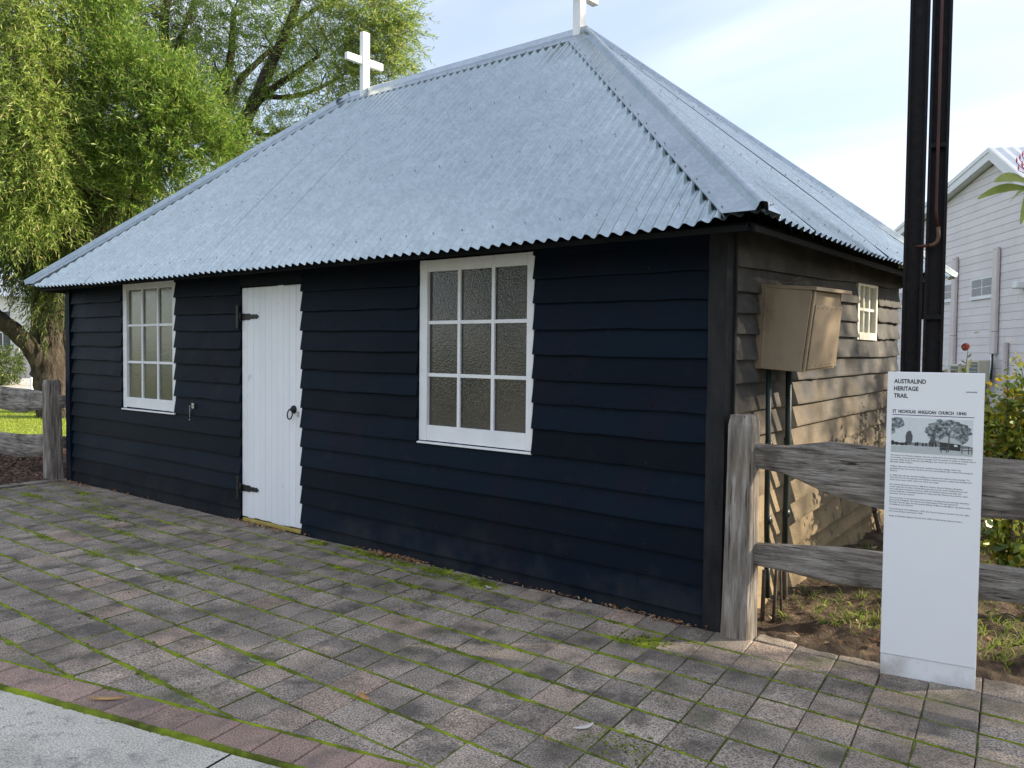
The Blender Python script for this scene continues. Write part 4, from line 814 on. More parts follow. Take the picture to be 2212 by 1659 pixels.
# ================================================================== TREES
def unit(a): return a / np.maximum(1e-9, np.linalg.norm(a, axis=-1, keepdims=True))
def leaves(o, d, Ls, nl, ll, lw, rng, droop=0.15, spread=0.75):
    """sprays: origins o (N,3), axes d (N,3), lengths (N) -> narrow leaf polygons (N*nl,4,3)"""
    N = len(o); t = (np.arange(nl) + .6) / nl; t = t[None, :, None] + rng.uniform(-.03, .03, (N, nl, 1))
    P = o[:, None, :] + d[:, None, :] * Ls[:, None, None] * t; P[..., 2] -= (droop * Ls[:, None] * t[..., 0] ** 2)
    a = unit(np.cross(d, rng.normal(size=(N, 3)))); b = np.cross(d, a); ph = np.arange(nl)[None, :] * 2.4 + rng.uniform(0, 6.28, (N, 1)) + rng.normal(0, .3, (N, nl))
    perp = a[:, None, :] * np.cos(ph)[..., None] + b[:, None, :] * np.sin(ph)[..., None]
    sp = spread + rng.normal(0, .18, (N, nl, 1)); dr = unit(d[:, None, :] * np.cos(sp) + perp * np.sin(sp) + rng.normal(0, .10, (N, nl, 3)))
    l = ll * rng.uniform(.7, 1.25, (N, nl, 1)); w = lw * rng.uniform(.75, 1.25, (N, nl, 1)); side = unit(np.cross(dr, rng.normal(size=(N, nl, 3)))) * w
    tip = P + dr * l; tip[..., 2] -= .12 * l[..., 0]; mid = P + dr * l * .45
    return np.stack([P, mid + side, tip, mid - side], axis=2).reshape(-1, 4, 3)
def clump(u, v, f, rpx, N, rng, rf=None):
    c = np.array(at(u, v, f)); r = rpx * f / 1829.14
    q = rng.normal(size=(N, 3)); q = unit(q) * (rng.uniform(0.15, 1, (N, 1)) ** .5)
    return c[None] + q * np.array([r, r, r])[None], q
def tubes(parent, name, lims, mat='bark'):
    for pts, rad in lims:
        m_ = MB(); P = [Vector(p) for p in pts]; S, Q = [], []
        for i in range(len(P) - 1):                      # smooth the polyline
            p0, p1, p2, p3 = P[max(0, i - 1)], P[i], P[i + 1], P[min(len(P) - 1, i + 2)]
            for k in range(5):
                t = k / 5; S.append(.5 * ((2 * p1) + (p2 - p0) * t + (2 * p0 - 5 * p1 + 4 * p2 - p3) * t * t + (3 * p1 - p0 - 3 * p2 + p3) * t ** 3)); Q.append(rad[i] + (rad[i + 1] - rad[i]) * t)
        S.append(P[-1]); Q.append(rad[-1]); m_.tube(S, Q, 14, jit=.22, seed=P[0].x).build(name, mat, parent, True)
def twigs(parent, starts, ends, rng, r0=.018):
    m_ = MB()
    for a, b in zip(starts, ends):
        a, b = Vector(a), Vector(b); mid = a.lerp(b, .55) + Vector(rng.normal(0, .12, 3)) + Vector((0, 0, .12))
        m_.tube([a, a.lerp(mid, .5), mid, mid.lerp(b, .6) + Vector((0, 0, .05)), b], [r0, r0 * .8, r0 * .6, r0 * .4, r0 * .2], 5, False)
    m_.build('twigs', 'bark', parent, True)['kind'] = 'stuff'
rng = np.random.default_rng(11)
# --- tree A: big weeping tree on the lawn at the left
tA = thing('weeping_tree', at(128, 925, 19), 'big weeping tree with a dark furrowed trunk at the left of the church', 'tree')
A_l = [([at(u, v, f) for u, v, f in pts], rad) for pts, rad in [
    ([(134, 945, 19), (126, 900, 19), (114, 840, 19), (106, 780, 19), (99, 715, 19), (95, 640, 19), (90, 560, 19), (82, 460, 18.8), (95, 330, 18.5), (120, 200, 18.3), (140, 60, 18)], [.50, .43, .385, .35, .30, .26, .22, .18, .14, .10, .06]),
    ([(100, 815, 18.9), (72, 758, 18.7), (32, 716, 18.5), (-10, 680, 18.3), (-70, 610, 18)], [.24, .20, .175, .16, .13]),
    ([(96, 655, 19), (66, 610, 18.9), (34, 570, 18.7), (0, 535, 18.5), (-30, 480, 18.3)], [.15, .12, .10, .085, .06]),
    ([(132, 870, 19.1), (136, 770, 19.2), (128, 690, 19.2), (120, 600, 19.1), (150, 500, 19), (220, 390, 18.7), (300, 270, 18.5), (380, 200, 18.5)], [.26, .21, .18, .15, .12, .09, .07, .04]),
    ([(110, 560, 19), (160, 420, 18.6), (210, 280, 18.4), (240, 140, 18.2), (250, 20, 18)], [.12, .10, .08, .06, .04]),
    ([(146, 690, 18.6), (140, 735, 18.6), (150, 780, 18.5), (168, 820, 18.5)], [.03, .035, .03, .02])]]
tubes(tA, 'trunk', A_l)
DENS = 1.5
def crown(parent, specs, mat, rng, name='foliage', ll=.135, lw=.0115, nl=16, seg=.55, bias=(0, 0, 0), out=.9, droop=.15, spread=.75, shrink=1.0, dens=None):
    O, D, C = [], [], []
    for (u, v, f, rpx, N) in specs:
        N = int(N * (dens or DENS)); p, q = clump(u, v, f, rpx * shrink, N, rng); O.append(p); D.append(unit(q * out + np.array(bias)[None] + rng.normal(0, .35, (N, 3)))); C.append(at(u, v, f))
    O = np.concatenate(O); D = np.concatenate(D); Ls = seg * rng.uniform(.6, 1.2, len(O))
    quads(name, leaves(O, D, Ls, nl, ll, lw, rng, droop, spread), mat, parent)
    # fine stems of the sprays
    k = len(O); s = unit(np.cross(D, rng.normal(size=(k, 3)))) * .0035; tip = O + D * Ls[:, None]; tip[:, 2] -= droop * Ls
    quads('stems', np.stack([O - s, O + s, tip + s * .4, tip - s * .4], axis=1), 'twig', parent)['kind'] = 'stuff'
    return C
near = lambda c, lims: min((p for pts, _ in lims for p in pts), key=lambda p: (p - c).length)
cs = []
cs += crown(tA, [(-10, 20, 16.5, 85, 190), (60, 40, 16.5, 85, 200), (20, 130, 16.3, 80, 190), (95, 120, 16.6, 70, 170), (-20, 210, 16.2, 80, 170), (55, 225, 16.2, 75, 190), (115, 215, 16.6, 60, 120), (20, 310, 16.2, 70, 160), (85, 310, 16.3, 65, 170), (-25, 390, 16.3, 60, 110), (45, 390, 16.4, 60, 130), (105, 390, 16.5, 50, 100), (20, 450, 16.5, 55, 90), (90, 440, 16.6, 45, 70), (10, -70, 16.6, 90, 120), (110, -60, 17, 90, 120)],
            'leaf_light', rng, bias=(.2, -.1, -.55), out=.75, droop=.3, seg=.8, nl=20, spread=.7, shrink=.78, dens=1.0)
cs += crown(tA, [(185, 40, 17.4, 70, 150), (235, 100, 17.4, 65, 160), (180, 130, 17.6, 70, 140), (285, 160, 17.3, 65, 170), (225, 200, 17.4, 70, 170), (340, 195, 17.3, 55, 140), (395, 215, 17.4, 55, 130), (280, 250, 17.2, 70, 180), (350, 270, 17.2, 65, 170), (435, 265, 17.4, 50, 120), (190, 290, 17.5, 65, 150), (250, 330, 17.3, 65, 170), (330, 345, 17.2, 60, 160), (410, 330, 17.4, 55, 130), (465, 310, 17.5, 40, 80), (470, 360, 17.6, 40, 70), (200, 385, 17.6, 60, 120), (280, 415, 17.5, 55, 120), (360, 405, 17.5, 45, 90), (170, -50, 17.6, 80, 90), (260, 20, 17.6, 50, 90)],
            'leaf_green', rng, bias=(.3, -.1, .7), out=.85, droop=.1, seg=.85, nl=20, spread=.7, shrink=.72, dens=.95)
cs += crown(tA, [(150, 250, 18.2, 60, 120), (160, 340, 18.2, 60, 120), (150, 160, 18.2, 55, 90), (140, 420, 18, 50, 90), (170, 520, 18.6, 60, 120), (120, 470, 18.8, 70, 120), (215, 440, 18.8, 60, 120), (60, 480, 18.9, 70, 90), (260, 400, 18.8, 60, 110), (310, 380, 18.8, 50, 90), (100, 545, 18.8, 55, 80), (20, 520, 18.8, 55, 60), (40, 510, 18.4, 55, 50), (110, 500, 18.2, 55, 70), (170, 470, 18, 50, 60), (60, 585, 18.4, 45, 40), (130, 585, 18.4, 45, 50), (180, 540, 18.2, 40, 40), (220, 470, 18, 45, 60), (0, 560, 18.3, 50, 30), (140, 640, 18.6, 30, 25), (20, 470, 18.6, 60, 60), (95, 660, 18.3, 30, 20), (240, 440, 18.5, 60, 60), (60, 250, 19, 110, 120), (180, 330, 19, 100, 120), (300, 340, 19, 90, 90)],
            'leaf_dark', rng, bias=(.1, -.1, -.8), out=.6, droop=.3, seg=.6, nl=16, spread=.6)  # darker leaf colour stands in for shade between the outer sprays
twigs(tA, [near(c, A_l) for c in cs], cs, rng, .02)
# --- tree B: taller open tree behind the church
tB_base = at(505, 300, 20.5); tB_base = Vector((tB_base.x, tB_base.y, -.05))
tB = thing('open_tree', tB_base, 'taller open crowned tree with bare dark limbs standing behind the church roof', 'tree')
B_l = [([tB_base, tB_base + Vector((.05, 0, 2.5)), at(500, 400, 20.5), at(505, 330, 20.4), at(522, 275, 20.3), at(556, 205, 20.2), at(590, 130, 20.1), at(622, 60, 20), at(650, -20, 19.9)], [.42, .36, .30, .23, .17, .15, .125, .10, .07])] + [([at(u, v, f) for u, v, f in pts], rad) for pts, rad in [
    ([(503, 340, 20.4), (488, 260, 20.6), (487, 190, 20.7), (500, 110, 20.9), (505, 20, 21)], [.15, .13, .11, .09, .06]),
    ([(488, 250, 20.6), (515, 180, 20.6), (545, 145, 20.6), (590, 105, 20.7), (640, 85, 20.7)], [.09, .08, .07, .05, .03]),
    ([(540, 235, 20.3), (590, 190, 20.2), (635, 160, 20.1), (690, 120, 20)], [.10, .085, .065, .04]),
    ([(560, 205, 20.2), (620, 210, 20.3), (690, 190, 20.4), (760, 150, 20.4)], [.07, .06, .045, .02]),
    ([(470, 320, 20.8), (420, 230, 21), (362, 130, 21.2), (355, 40, 21.3), (368, -20, 21.4)], [.16, .14, .13, .11, .08]),
    ([(360, 140, 21.2), (395, 70, 21.2), (420, 0, 21.3)], [.09, .07, .05]), ([(615, 75, 20), (640, 50, 20), (700, 10, 20), (770, -10, 20)], [.07, .06, .04, .02]), ([(530, 265, 20.3), (560, 290, 20.2), (600, 285, 20.1), (660, 260, 20)], [.05, .045, .035, .02])]]
tubes(tB, 'trunk', B_l)
cs = []
cs += crown(tB, [(690, 30, 19.6, 55, 90), (740, 60, 19.5, 55, 100), (790, 30, 19.4, 55, 110), (840, 20, 19.4, 45, 90), (720, 120, 19.6, 50, 80), (775, 120, 19.5, 50, 90), (825, 90, 19.4, 45, 90), (850, 140, 19.4, 32, 55), (790, 175, 19.5, 35, 50), (705, 190, 19.7, 40, 50), (740, 175, 19.6, 35, 45), (650, 90, 19.8, 45, 50), (640, 20, 19.8, 50, 60), (865, 65, 19.4, 28, 40), (800, -50, 19.5, 80, 90), (690, -60, 19.6, 80, 80), (655, 220, 19.8, 40, 35), (610, 255, 19.8, 40, 35), (585, 285, 19.8, 30, 30)],
            'leaf_light', rng, bias=(.5, .2, -.15), out=.85, droop=.25, seg=.7, nl=18, spread=.7, shrink=.75, dens=1.0)
cs += crown(tB, [(480, 60, 20.5, 60, 60), (540, 30, 20.4, 55, 60), (570, 90, 20.2, 45, 45), (450, 140, 20.6, 55, 50), (510, 190, 20.4, 40, 30), (560, 240, 20.2, 45, 40), (600, 190, 20.2, 35, 25), (640, 140, 20.2, 40, 35), (600, 30, 20.2, 50, 45), (480, 270, 20.2, 45, 50), (520, 300, 20.1, 40, 50), (430, 60, 20.7, 60, 55), (560, -50, 20.4, 80, 80), (460, -50, 20.6, 80, 80), (500, 330, 19.9, 35, 45), (455, 370, 19.8, 35, 45)],
            'leaf_green', rng, bias=(.2, .1, .1), out=.8, droop=.2, seg=.5, nl=15)
cs += crown(tB, [(250, 40, 21.6, 80, 110), (320, 50, 21.6, 75, 110), (390, 40, 21.5, 70, 100), (430, 110, 21.6, 60, 70), (340, 120, 21.7, 70, 90), (240, 130, 21.7, 70, 90), (400, 180, 21.7, 60, 60), (300, -40, 21.6, 90, 90), (400, -50, 21.6, 90, 90), (470, 200, 21.5, 60, 50), (540, 130, 21.5, 70, 45), (620, 100, 21.3, 70, 45)],
            'leaf_dark', rng, bias=(0, 0, -.3), out=.8, droop=.2, seg=.55, nl=16)  # shade of the crown interior put into the leaf colour
twigs(tB, [near(c, B_l) for c in cs], cs, rng, .025)

# --- shade tree outside the view on the sunny side
wN = Vector((-math.sin(SUN_AZ), math.cos(SUN_AZ), 0)); sD = Vector((math.cos(SUN_AZ), math.sin(SUN_AZ), 0))
cC = wN * -2.95 + sD * 12.2 + Vector((0, 0, 7.15)); tC = thing('shade_tree', (cC.x, cC.y, 0), 'leafy shade tree growing beyond the fence on the sunny side of the church', 'tree')
tubes(tC, 'trunk', [([(cC.x, cC.y, -.05), (cC.x + .1, cC.y, 1.2), (cC.x, cC.y + .1, 2.6), (cC.x - .2, cC.y, 4.2), (cC.x, cC.y, 6.2)], [.28, .23, .19, .13, .06]), ([(cC.x, cC.y + .1, 2.4), (cC.x - 1.0, cC.y - .3, 3.6), (cC.x - 1.9, cC.y - .2, 5)], [.12, .09, .04]), ([(cC.x - .1, cC.y, 3.6), *[tuple(cC + wN * a + Vector((0, 0, z))) for a, z in ((1.0, -.8), (2.4, .2), (4.0, 1.1))]], [.12, .10, .07, .03]), ([(cC.x, cC.y, 2.9), (cC.x + .8, cC.y + .9, 4.0), (cC.x + 1.4, cC.y + 1.6, 5.2)], [.11, .08, .04]), ([(cC.x, cC.y, 3.2), (cC.x + .9, cC.y - .9, 4.3), (cC.x + 1.8, cC.y - 1.8, 5.4)], [.10, .07, .03])])
O = []; D = []
for i in range(46):
    q = unit(rng.normal(size=3)) * rng.uniform(.35, 1.0); c = np.array(cC) + np.array(wN) * q[0] * 3.0 + np.array(sD) * q[1] * 2.6 + np.array([0, 0, q[2] * 2.0]); n_ = 135
    p = unit(rng.normal(size=(n_, 3))) * rng.uniform(.1, 1, (n_, 1)) ** .5; O.append(c[None] + p * .85); D.append(unit(p + rng.normal(0, .4, (n_, 3))))
for i in range(8):
    q = rng.uniform(-1, 1, 3); c = np.array(cC) + np.array(wN) * (4.6 + q[0] * .75) + np.array(sD) * (q[1] * 1.2) + np.array([0, 0, -1.75 + q[2] * .8]); n_ = 22
    p = unit(rng.normal(size=(n_, 3))) * rng.uniform(.1, 1, (n_, 1)) ** .5; O.append(c[None] + p * .45); D.append(unit(p + rng.normal(0, .4, (n_, 3))))
for i in range(26):  # high unseen clumps added to shade the roof slope but not the wall
    q = rng.uniform(-1, 1, 3); c = np.array(cC) + np.array(wN) * (4.6 + q[0] * 1.6) + np.array(sD) * (q[1] * 1.8 - .4) + np.array([0, 0, 1.35 + q[2] * .5]); n_ = 100
    p = unit(rng.normal(size=(n_, 3))) * rng.uniform(.1, 1, (n_, 1)) ** .5; O.append(c[None] + p * .55); D.append(unit(p + rng.normal(0, .4, (n_, 3))))
O = np.concatenate(O); D = np.concatenate(D)
quads('foliage', leaves(O, D, np.full(len(O), .5), 10, .15, .022, rng), 'leaf_green', tC)

# --- trees across the street, behind the viewpoint: they show in the panes and in the iron
for i, (x, y, hgt, rad, mt, lb) in enumerate([(-27, -17, 8.0, 3.6, 'leaf_green', 'broad green street tree far to the left across the street'), (-19, -21, 9.5, 4.0, 'leaf_dark', 'tall dark street tree second from the left across the street'), (-11, -19, 7.5, 3.4, 'leaf_green', 'rounded green street tree opposite the church door'), (-3, -22, 10, 4.2, 'leaf_dark', 'tall dark street tree opposite the church corner'), (6, -20, 8, 3.6, 'leaf_green', 'green street tree opposite the information sign'), (15, -21, 9, 4.0, 'leaf_dark', 'dark street tree at the right end of the row across the street')]):
    tr = thing('street_tree', (x, y, -.09), lb, 'tree', 'trees across the street')
    tubes(tr, 'trunk', [([(x, y, -.15), (x + .1, y, hgt * .25), (x - .1, y + .1, hgt * .5), (x, y, hgt * .8)], [.28, .24, .17, .07])])
    O, D = [], []
    for k in range(16):
        q = unit(rng.normal(size=3)) * rng.uniform(.3, 1); c = np.array([x, y, hgt * .58]) + q * np.array([rad, rad, hgt * .36]) * .8; p = unit(rng.normal(size=(60, 3))) * rng.uniform(.2, 1, (60, 1)) ** .5; O.append(c[None] + p * rad * .38); D.append(unit(p + rng.normal(0, .3, (60, 3))))
    O = np.concatenate(O); quads('foliage', leaves(O, np.concatenate(D), np.full(len(O), .6), 8, .22, .06, rng), mt, tr)
# --- low shrub and far things on the left
sb = thing('garden_shrub', at(4, 832, 34), 'dark green rounded shrub in front of the grey fence at the far left', 'shrub')
O, q = clump(2, 790, 34, 38, 500, rng); quads('foliage', leaves(O, unit(q + rng.normal(0, .3, q.shape)), np.full(len(O), .3), 12, .09, .02, rng), 'leaf_dark', sb)
tubes(sb, 'stem', [([at(4, 840, 34), at(3, 800, 34), at(0, 770, 34)], [.06, .05, .02])])
pf_ = thing('panel_fence', at(20, 829, 42), 'grey vertical panel fence beyond the lawn at the far left', 'fence')
fa_, fb2 = at(-60, 829, 42), at(120, 829, 42); e_ = (fb2 - fa_); e_.z = 0; ln = e_.length; e_.normalize(); nn_ = Vector((-e_.y, e_.x, 0))
for i in range(int(ln / .26)):
    c = fa_ + e_ * (.13 + i * .26); c.z = .72; MB().obox(c + nn_ * (.012 * (i % 2)), e_, nn_, (0, 0, 1), .126, .012, .74).build('panel', 'grey_panel', pf_)
for i in range(0, int(ln / 2.34) + 1): c = fa_ + e_ * (i * 2.34); c.z = .78; MB().obox(c - nn_ * .05, e_, nn_, (0, 0, 1), .045, .03, .80).build('post', 'grey_panel', pf_)
hs = thing('pale_house', at(60, 829, 62), 'pale cream house wall glimpsed behind the tree trunk at the far left', 'house')
ha, hb = at(-90, 829, 62), at(240, 829, 62); e_ = (hb - ha); e_.z = 0; ln = e_.length; e_.normalize(); nn_ = Vector((-e_.y, e_.x, 0)); cm = (ha + hb) / 2; cm.z = 0
MB().obox(cm + nn_ * 3 + Vector((0, 0, 2.6)), e_, nn_, (0, 0, 1), ln / 2, 3, 2.7).build('wall', 'pale_wall', hs)
P = [cm + e_ * s * (ln / 2 + .4) + nn_ * y + Vector((0, 0, z)) for s in (-1, 1) for y, z in ((-.5, 5.2), (3, 7.0), (6.5, 5.2))]
MB().add(P, [(0, 1, 4, 3), (1, 2, 5, 4), (0, 2, 1), (3, 4, 5), (0, 3, 5, 2)]).build('roof', 'hall_roof', hs)
for i, s in enumerate((.30, .62, .70, .78)):
    c = ha + e_ * (ln * s) - nn_ * .03; c.z = 2.6; w = MB().obox(c, e_, nn_, (0, 0, 1), .62, .05, 1.6).build('window', 'hall_trim', hs); MB().obox(c - nn_ * .055, e_, nn_, (0, 0, 1), .54, .01, 1.5).build('pane', 'hall_glass', w)
    MB().obox(c - nn_ * .07, e_, nn_, (0, 0, 1), .54, .012, .04).build('glazing_bar', 'hall_trim', w); MB().obox(c - nn_ * .071, e_, nn_, (0, 0, 1), .03, .012, 1.5).build('glazing_bar', 'hall_trim', w)
wp = at(70, 838, 28); tag(MB().obox(Vector((wp.x, wp.y, .25)), (1, 0, 0), (0, 1, 0), (0, 0, 1), .06, .06, .3).build('bollard', 'white_paint', None, bevel=.01), 'short white bollard beside the path just left of the tree trunk', 'bollard')

# ================================================================== HALL on the right
HO = Vector((11.674, 1.897, 0)); HD = Vector((-.5502, .8350, 0)); HN = Vector((-.8350, -.5502, 0))   # HN faces the camera side
hall = thing('weatherboard_hall', HO + HD * 28, 'large pale weatherboard hall with a gable end behind the church on the right', 'hall')
hp = lambda t, z, o=0.0: HO + HD * t + HN * o + Vector((0, 0, z))
gab = lambda t: 7.25 - (.163 * (t - 26) if t > 26 else .62 * (26 - t))
T0, T1 = 20.6, 41.0
MB().add([hp(T0, 0), hp(T1, 0), hp(T1, gab(T1)), hp(26, 7.25), hp(T0, gab(T0)), hp(T0, 0, -9), hp(T1, 0, -9), hp(T1, gab(T1), -9), hp(26, 7.25, -9), hp(T0, gab(T0), -9)],
         [(0, 1, 2, 3, 4), (9, 8, 7, 6, 5), (0, 5, 6, 1), (1, 6, 7, 2), (4, 9, 5, 0), (2, 7, 8, 3), (3, 8, 9, 4)]).build('wall', 'hall_board', hall)
for k in range(32):
    z0 = .1 + k * .228; z1 = z0 + .219
    if z0 > 7.15: break
    ta = max(T0, 26 - (7.25 - z1) / .62) if z1 > gab(T0) else T0; tb = min(T1, 26 + (7.25 - z1) / .163) if z1 > gab(T1) else T1
    ta0 = max(T0, 26 - (7.25 - z0) / .62) if z0 > gab(T0) else T0; tb0 = min(T1, 26 + (7.25 - z0) / .163) if z0 > gab(T1) else T1
    if z1 > 7.2: continue
    js = sorted([ta] + [j for j in (22.3 + (k * 1.37) % 3.1, 25.4 + (k * 2.11) % 3.3, 29.2 + (k * 1.71) % 3.0, 33.5 + (k * 1.9) % 3.5) if ta + .4 < j < tb - .4] + [tb])
    for i in range(len(js) - 1):
        a, b = js[i] + .004, js[i + 1] - .004; a0 = ta0 if i == 0 else a; b0 = tb0 if i == len(js) - 2 else b
        MB().hexa([hp(a0, z0, .022), hp(b0, z0, .022), hp(b0, z0, .002), hp(a0, z0, .002), hp(a, z1, .015), hp(b, z1, .015), hp(b, z1, .002), hp(a, z1, .002)]).build('weatherboard', 'hall_board', hall)
for (pa, pb) in (((26.0, 7.60), (42.0, 7.60 - .163 * 16)), ((26.0, 7.60), (20.0, 7.60 - .62 * 6))):
    q = [hp(pa[0], pa[1] - .33, .30), hp(pb[0], pb[1] - .33, .30), hp(pb[0], pb[1] - .33, .26), hp(pa[0], pa[1] - .33, .26), hp(pa[0], pa[1] + .0, .30), hp(pb[0], pb[1], .30), hp(pb[0], pb[1], .26), hp(pa[0], pa[1], .26)]
    MB().hexa(q).build('barge_board', 'hall_trim', hall)
    q = [hp(pa[0], pa[1] - .10, .325), hp(pb[0], pb[1] - .10, .325), hp(pb[0], pb[1] - .10, .302), hp(pa[0], pa[1] - .10, .302), hp(pa[0], pa[1] + .03, .325), hp(pb[0], pb[1] + .03, .325), hp(pb[0], pb[1] + .03, .302), hp(pa[0], pa[1] + .03, .302)]
    MB().hexa(q).build('barge_cap', 'hall_trim', hall)
    vs_ = []; n = 120
    for i in range(n + 1):
        o = .30 - 9.5 * i / n; h = .015 * math.cos(i * math.pi / 2 * 1.0) ; vs_ += [hp(pa[0], pa[1] + .02 + h, o), hp(pb[0], pb[1] + .02 + h, o)]
    pydata('roof', vs_, [(2 * i, 2 * i + 1, 2 * i + 3, 2 * i + 2) for i in range(n)], 'hall_roof', hall)
    MB().hexa([hp(pa[0], pa[1] - .31, .26), hp(pb[0], pb[1] - .31, .26), hp(pb[0], pb[1] - .31, -.02), hp(pa[0], pa[1] - .31, -.02), hp(pa[0], pa[1] - .29, .26), hp(pb[0], pb[1] - .29, .26), hp(pb[0], pb[1] - .29, -.02), hp(pa[0], pa[1] - .29, -.02)]).build('soffit', 'hall_trim', hall)
def hbox(t0, t1, z0, z1, o0, o1, name, mat, parent=hall, bev=0.0):
    return MB().hexa([hp(t0, z0, o0), hp(t1, z0, o0), hp(t1, z0, o1), hp(t0, z0, o1), hp(t0, z1, o0), hp(t1, z1, o0), hp(t1, z1, o1), hp(t0, z1, o1)]).build(name, mat, parent, bevel=bev)
for (t0, t1, z0, z1) in ((26.02, 27.52, 3.35, 3.96), (28.93, 30.43, 3.40, 3.98), (32.86, 34.36, 3.44, 4.03)):
    w = hbox(t0, t1, z0, z1, .02, .055, 'window', 'hall_trim')
    for i in range(2):
        a = t0 + .05 + i * (t1 - t0 - .06) / 2; b = a + (t1 - t0 - .06) / 2 - .04
        for j in range(2):
            for k in range(2):
                pa = a + j * (b - a) / 2; pz = z0 + .05 + k * (z1 - z0 - .1) / 2
                hbox(pa + .012, pa + (b - a) / 2 - .012, pz + .012, pz + (z1 - z0 - .1) / 2 - .012, .056, .060, 'pane', 'hall_glass', w)
    hbox(t0 - .04, t1 + .04, z0 - .05, z0 - .004, .03, .075, 'window_sill', 'hall_trim', w)
for (t0, t1, zs) in ((28.50, 28.80, (1.22, 2.22, 4.78)), (25.66, 25.96, (1.65, 2.28, 4.75))):
    pc_ = hbox(t0, t1, zs[1] + .01, zs[2] - .10, .04, .14, 'pipe_cover', 'hall_pipe', bev=.02); hbox(t0 - .01, t1 + .01, zs[0], zs[1], .04, .15, 'lower_cover', 'hall_pipe', pc_, bev=.02); hbox(t0 + .03, t1 + .02, zs[2] - .11, zs[2], .04, .12, 'top_bend', 'hall_pipe', pc_, bev=.03)
hbox(25.0, 25.15, .2, 2.0, .04, .16, 'drain_pipe', 'hall_pipe', bev=.03)
lt = hbox(24.15, 24.45, 3.42, 3.62, .04, .28, 'wall_light', 'hall_trim', bev=.03)
for (t0, t1, z0, z1, lb) in ((25.78, 26.62, .80, 1.47, 'cream air conditioner unit with black hoses under the right pipe cover'), (27.10, 27.95, .62, 1.33, 'cream air conditioner unit with a round fan grille left of its twin'), (28.2, 29.0, .5, 1.17, 'low cream air conditioner unit partly hidden behind the sign top')):
    ac = thing('air_conditioner', hp((t0 + t1) / 2, z0), lb, 'air conditioner', 'air conditioners along the hall wall')
    hbox(t0, t1, z0, z1, .16, .50, 'casing', 'air_con', ac, .015)
    hbox(t0 + .06, t0 + .60, z0 + .06, z1 - .06, .502, .512, 'grille', 'air_con_grille', ac, .004)
    for i in range(5): hbox(t0 + .06, t0 + .60, z0 + .10 + i * .11, z0 + .115 + i * .11, .514, .520, 'grille_bar', 'air_con', ac)
    hbox(t0 - .012, t0 - .002, z0 + .05, z1 - .08, .22, .44, 'side_cover', 'air_con', ac)
    for s in (.08, .7): hbox(t0 + s, t0 + s + .06, .05, z0, .2, .46, 'foot', 'air_con_grille', ac)
for k, (dt, r) in enumerate(((0, .03), (.07, .022))):
    tag(MB().tube([hp(25.8 + dt, 1.72, .10), hp(25.78 + dt, 1.58, .13), hp(25.6 + dt, 1.5, .2), hp(25.5 + dt, 1.35, .25), hp(25.5 + dt, .9, .28)], r, 8).build('hose', 'green_pipe' if k == 0 else 'hall_trim', None, True), ('black' if k == 0 else 'white') + ' hose running from the pipe cover down to the air conditioner', 'hose')
# ================================================================== PLANTS on the right
def ovals(P, nrm, ax, l, w):
    """leaf-shaped hexagons; P centres"""
    sd = unit(np.cross(nrm, ax)); k = len(P); l = l[:, None]; w = w[:, None]
    return np.stack([P - ax * l, P - ax * l * .4 + sd * w * .9, P + ax * l * .35 + sd * w * .8 + nrm * w * .15, P + ax * l, P + ax * l * .35 - sd * w * .8 + nrm * w * .15, P - ax * l * .4 - sd * w * .9], axis=1)
def bush(name, label, cen, rad, n, ls, nflow, rng, mat='rose_leaf', nstem=26, group=None):
    cen = Vector(cen); b = thing(name, (cen.x, cen.y, 0.1), label, 'bush', group); C = np.array(cen); rad = np.array(rad)
    st_ = MB(); tips = []
    for i in range(nstem):
        q = unit(rng.normal(size=3)) * rng.uniform(.6, 1.05); q[2] = abs(q[2]) * 1.0 - .15; tip = C + q * rad; base = Vector((cen.x + rng.normal(0, .07), cen.y + rng.normal(0, .07), .05)); tip = Vector(tip); mid = base.lerp(tip, .5) + Vector((0, 0, .12)) + Vector(rng.normal(0, .05, 3))
        st_.tube([base, base.lerp(mid, .5), mid, mid.lerp(tip, .5) + Vector((0, 0, .03)), tip], [.009, .007, .006, .004, .002], 5, False); tips.append((base, mid, tip))
    st_.build('stems', 'twig', b, True)['kind'] = 'stuff'
    k = rng.integers(0, nstem, n); t = rng.uniform(.25, 1.05, n)[:, None]; A = np.array([list(x[0]) for x in tips])[k]; M_ = np.array([list(x[1]) for x in tips])[k]; Z = np.array([list(x[2]) for x in tips])[k]
    P = (1 - t) ** 2 * A + 2 * t * (1 - t) * M_ + t * t * Z + rng.normal(0, .06, (n, 3)) * rad[None] / .5
    ax = unit(rng.normal(size=(n, 3)) + np.array([0, 0, -.3])); nr = unit(np.cross(ax, rng.normal(size=(n, 3))) + np.array([0, 0, .6])); l = ls * rng.uniform(.6, 1.3, n)
    quads('foliage', ovals(P, nr, ax, l, l * .55), mat, b, 6)
    for i in range(nflow):
        c = Vector(tips[rng.integers(0, nstem)][2]) + Vector(rng.normal(0, .03, 3)); m = 22; d = unit(rng.normal(size=(m, 3)) + np.array([0, 0, .5])); pp = np.array(c)[None] + d * .022
        quads('flower', ovals(pp, d, unit(np.cross(d, rng.normal(size=(m, 3)))), np.full(m, .026), np.full(m, .024)), 'rose_flower', b, 6)
    return b
bush('rose_bush', 'rose bush with yellowing leaves and red blooms right of the sign', at(2195, 920, 6.3), (.42, .42, .58), 4200, .027, 4, rng, group='rose bushes behind the fence')
bush('rose_bush', 'rose bush at the frame edge with red blooms and tall thin canes', at(2300, 880, 6.6), (.5, .5, .72), 4200, .027, 5, rng, group='rose bushes behind the fence')
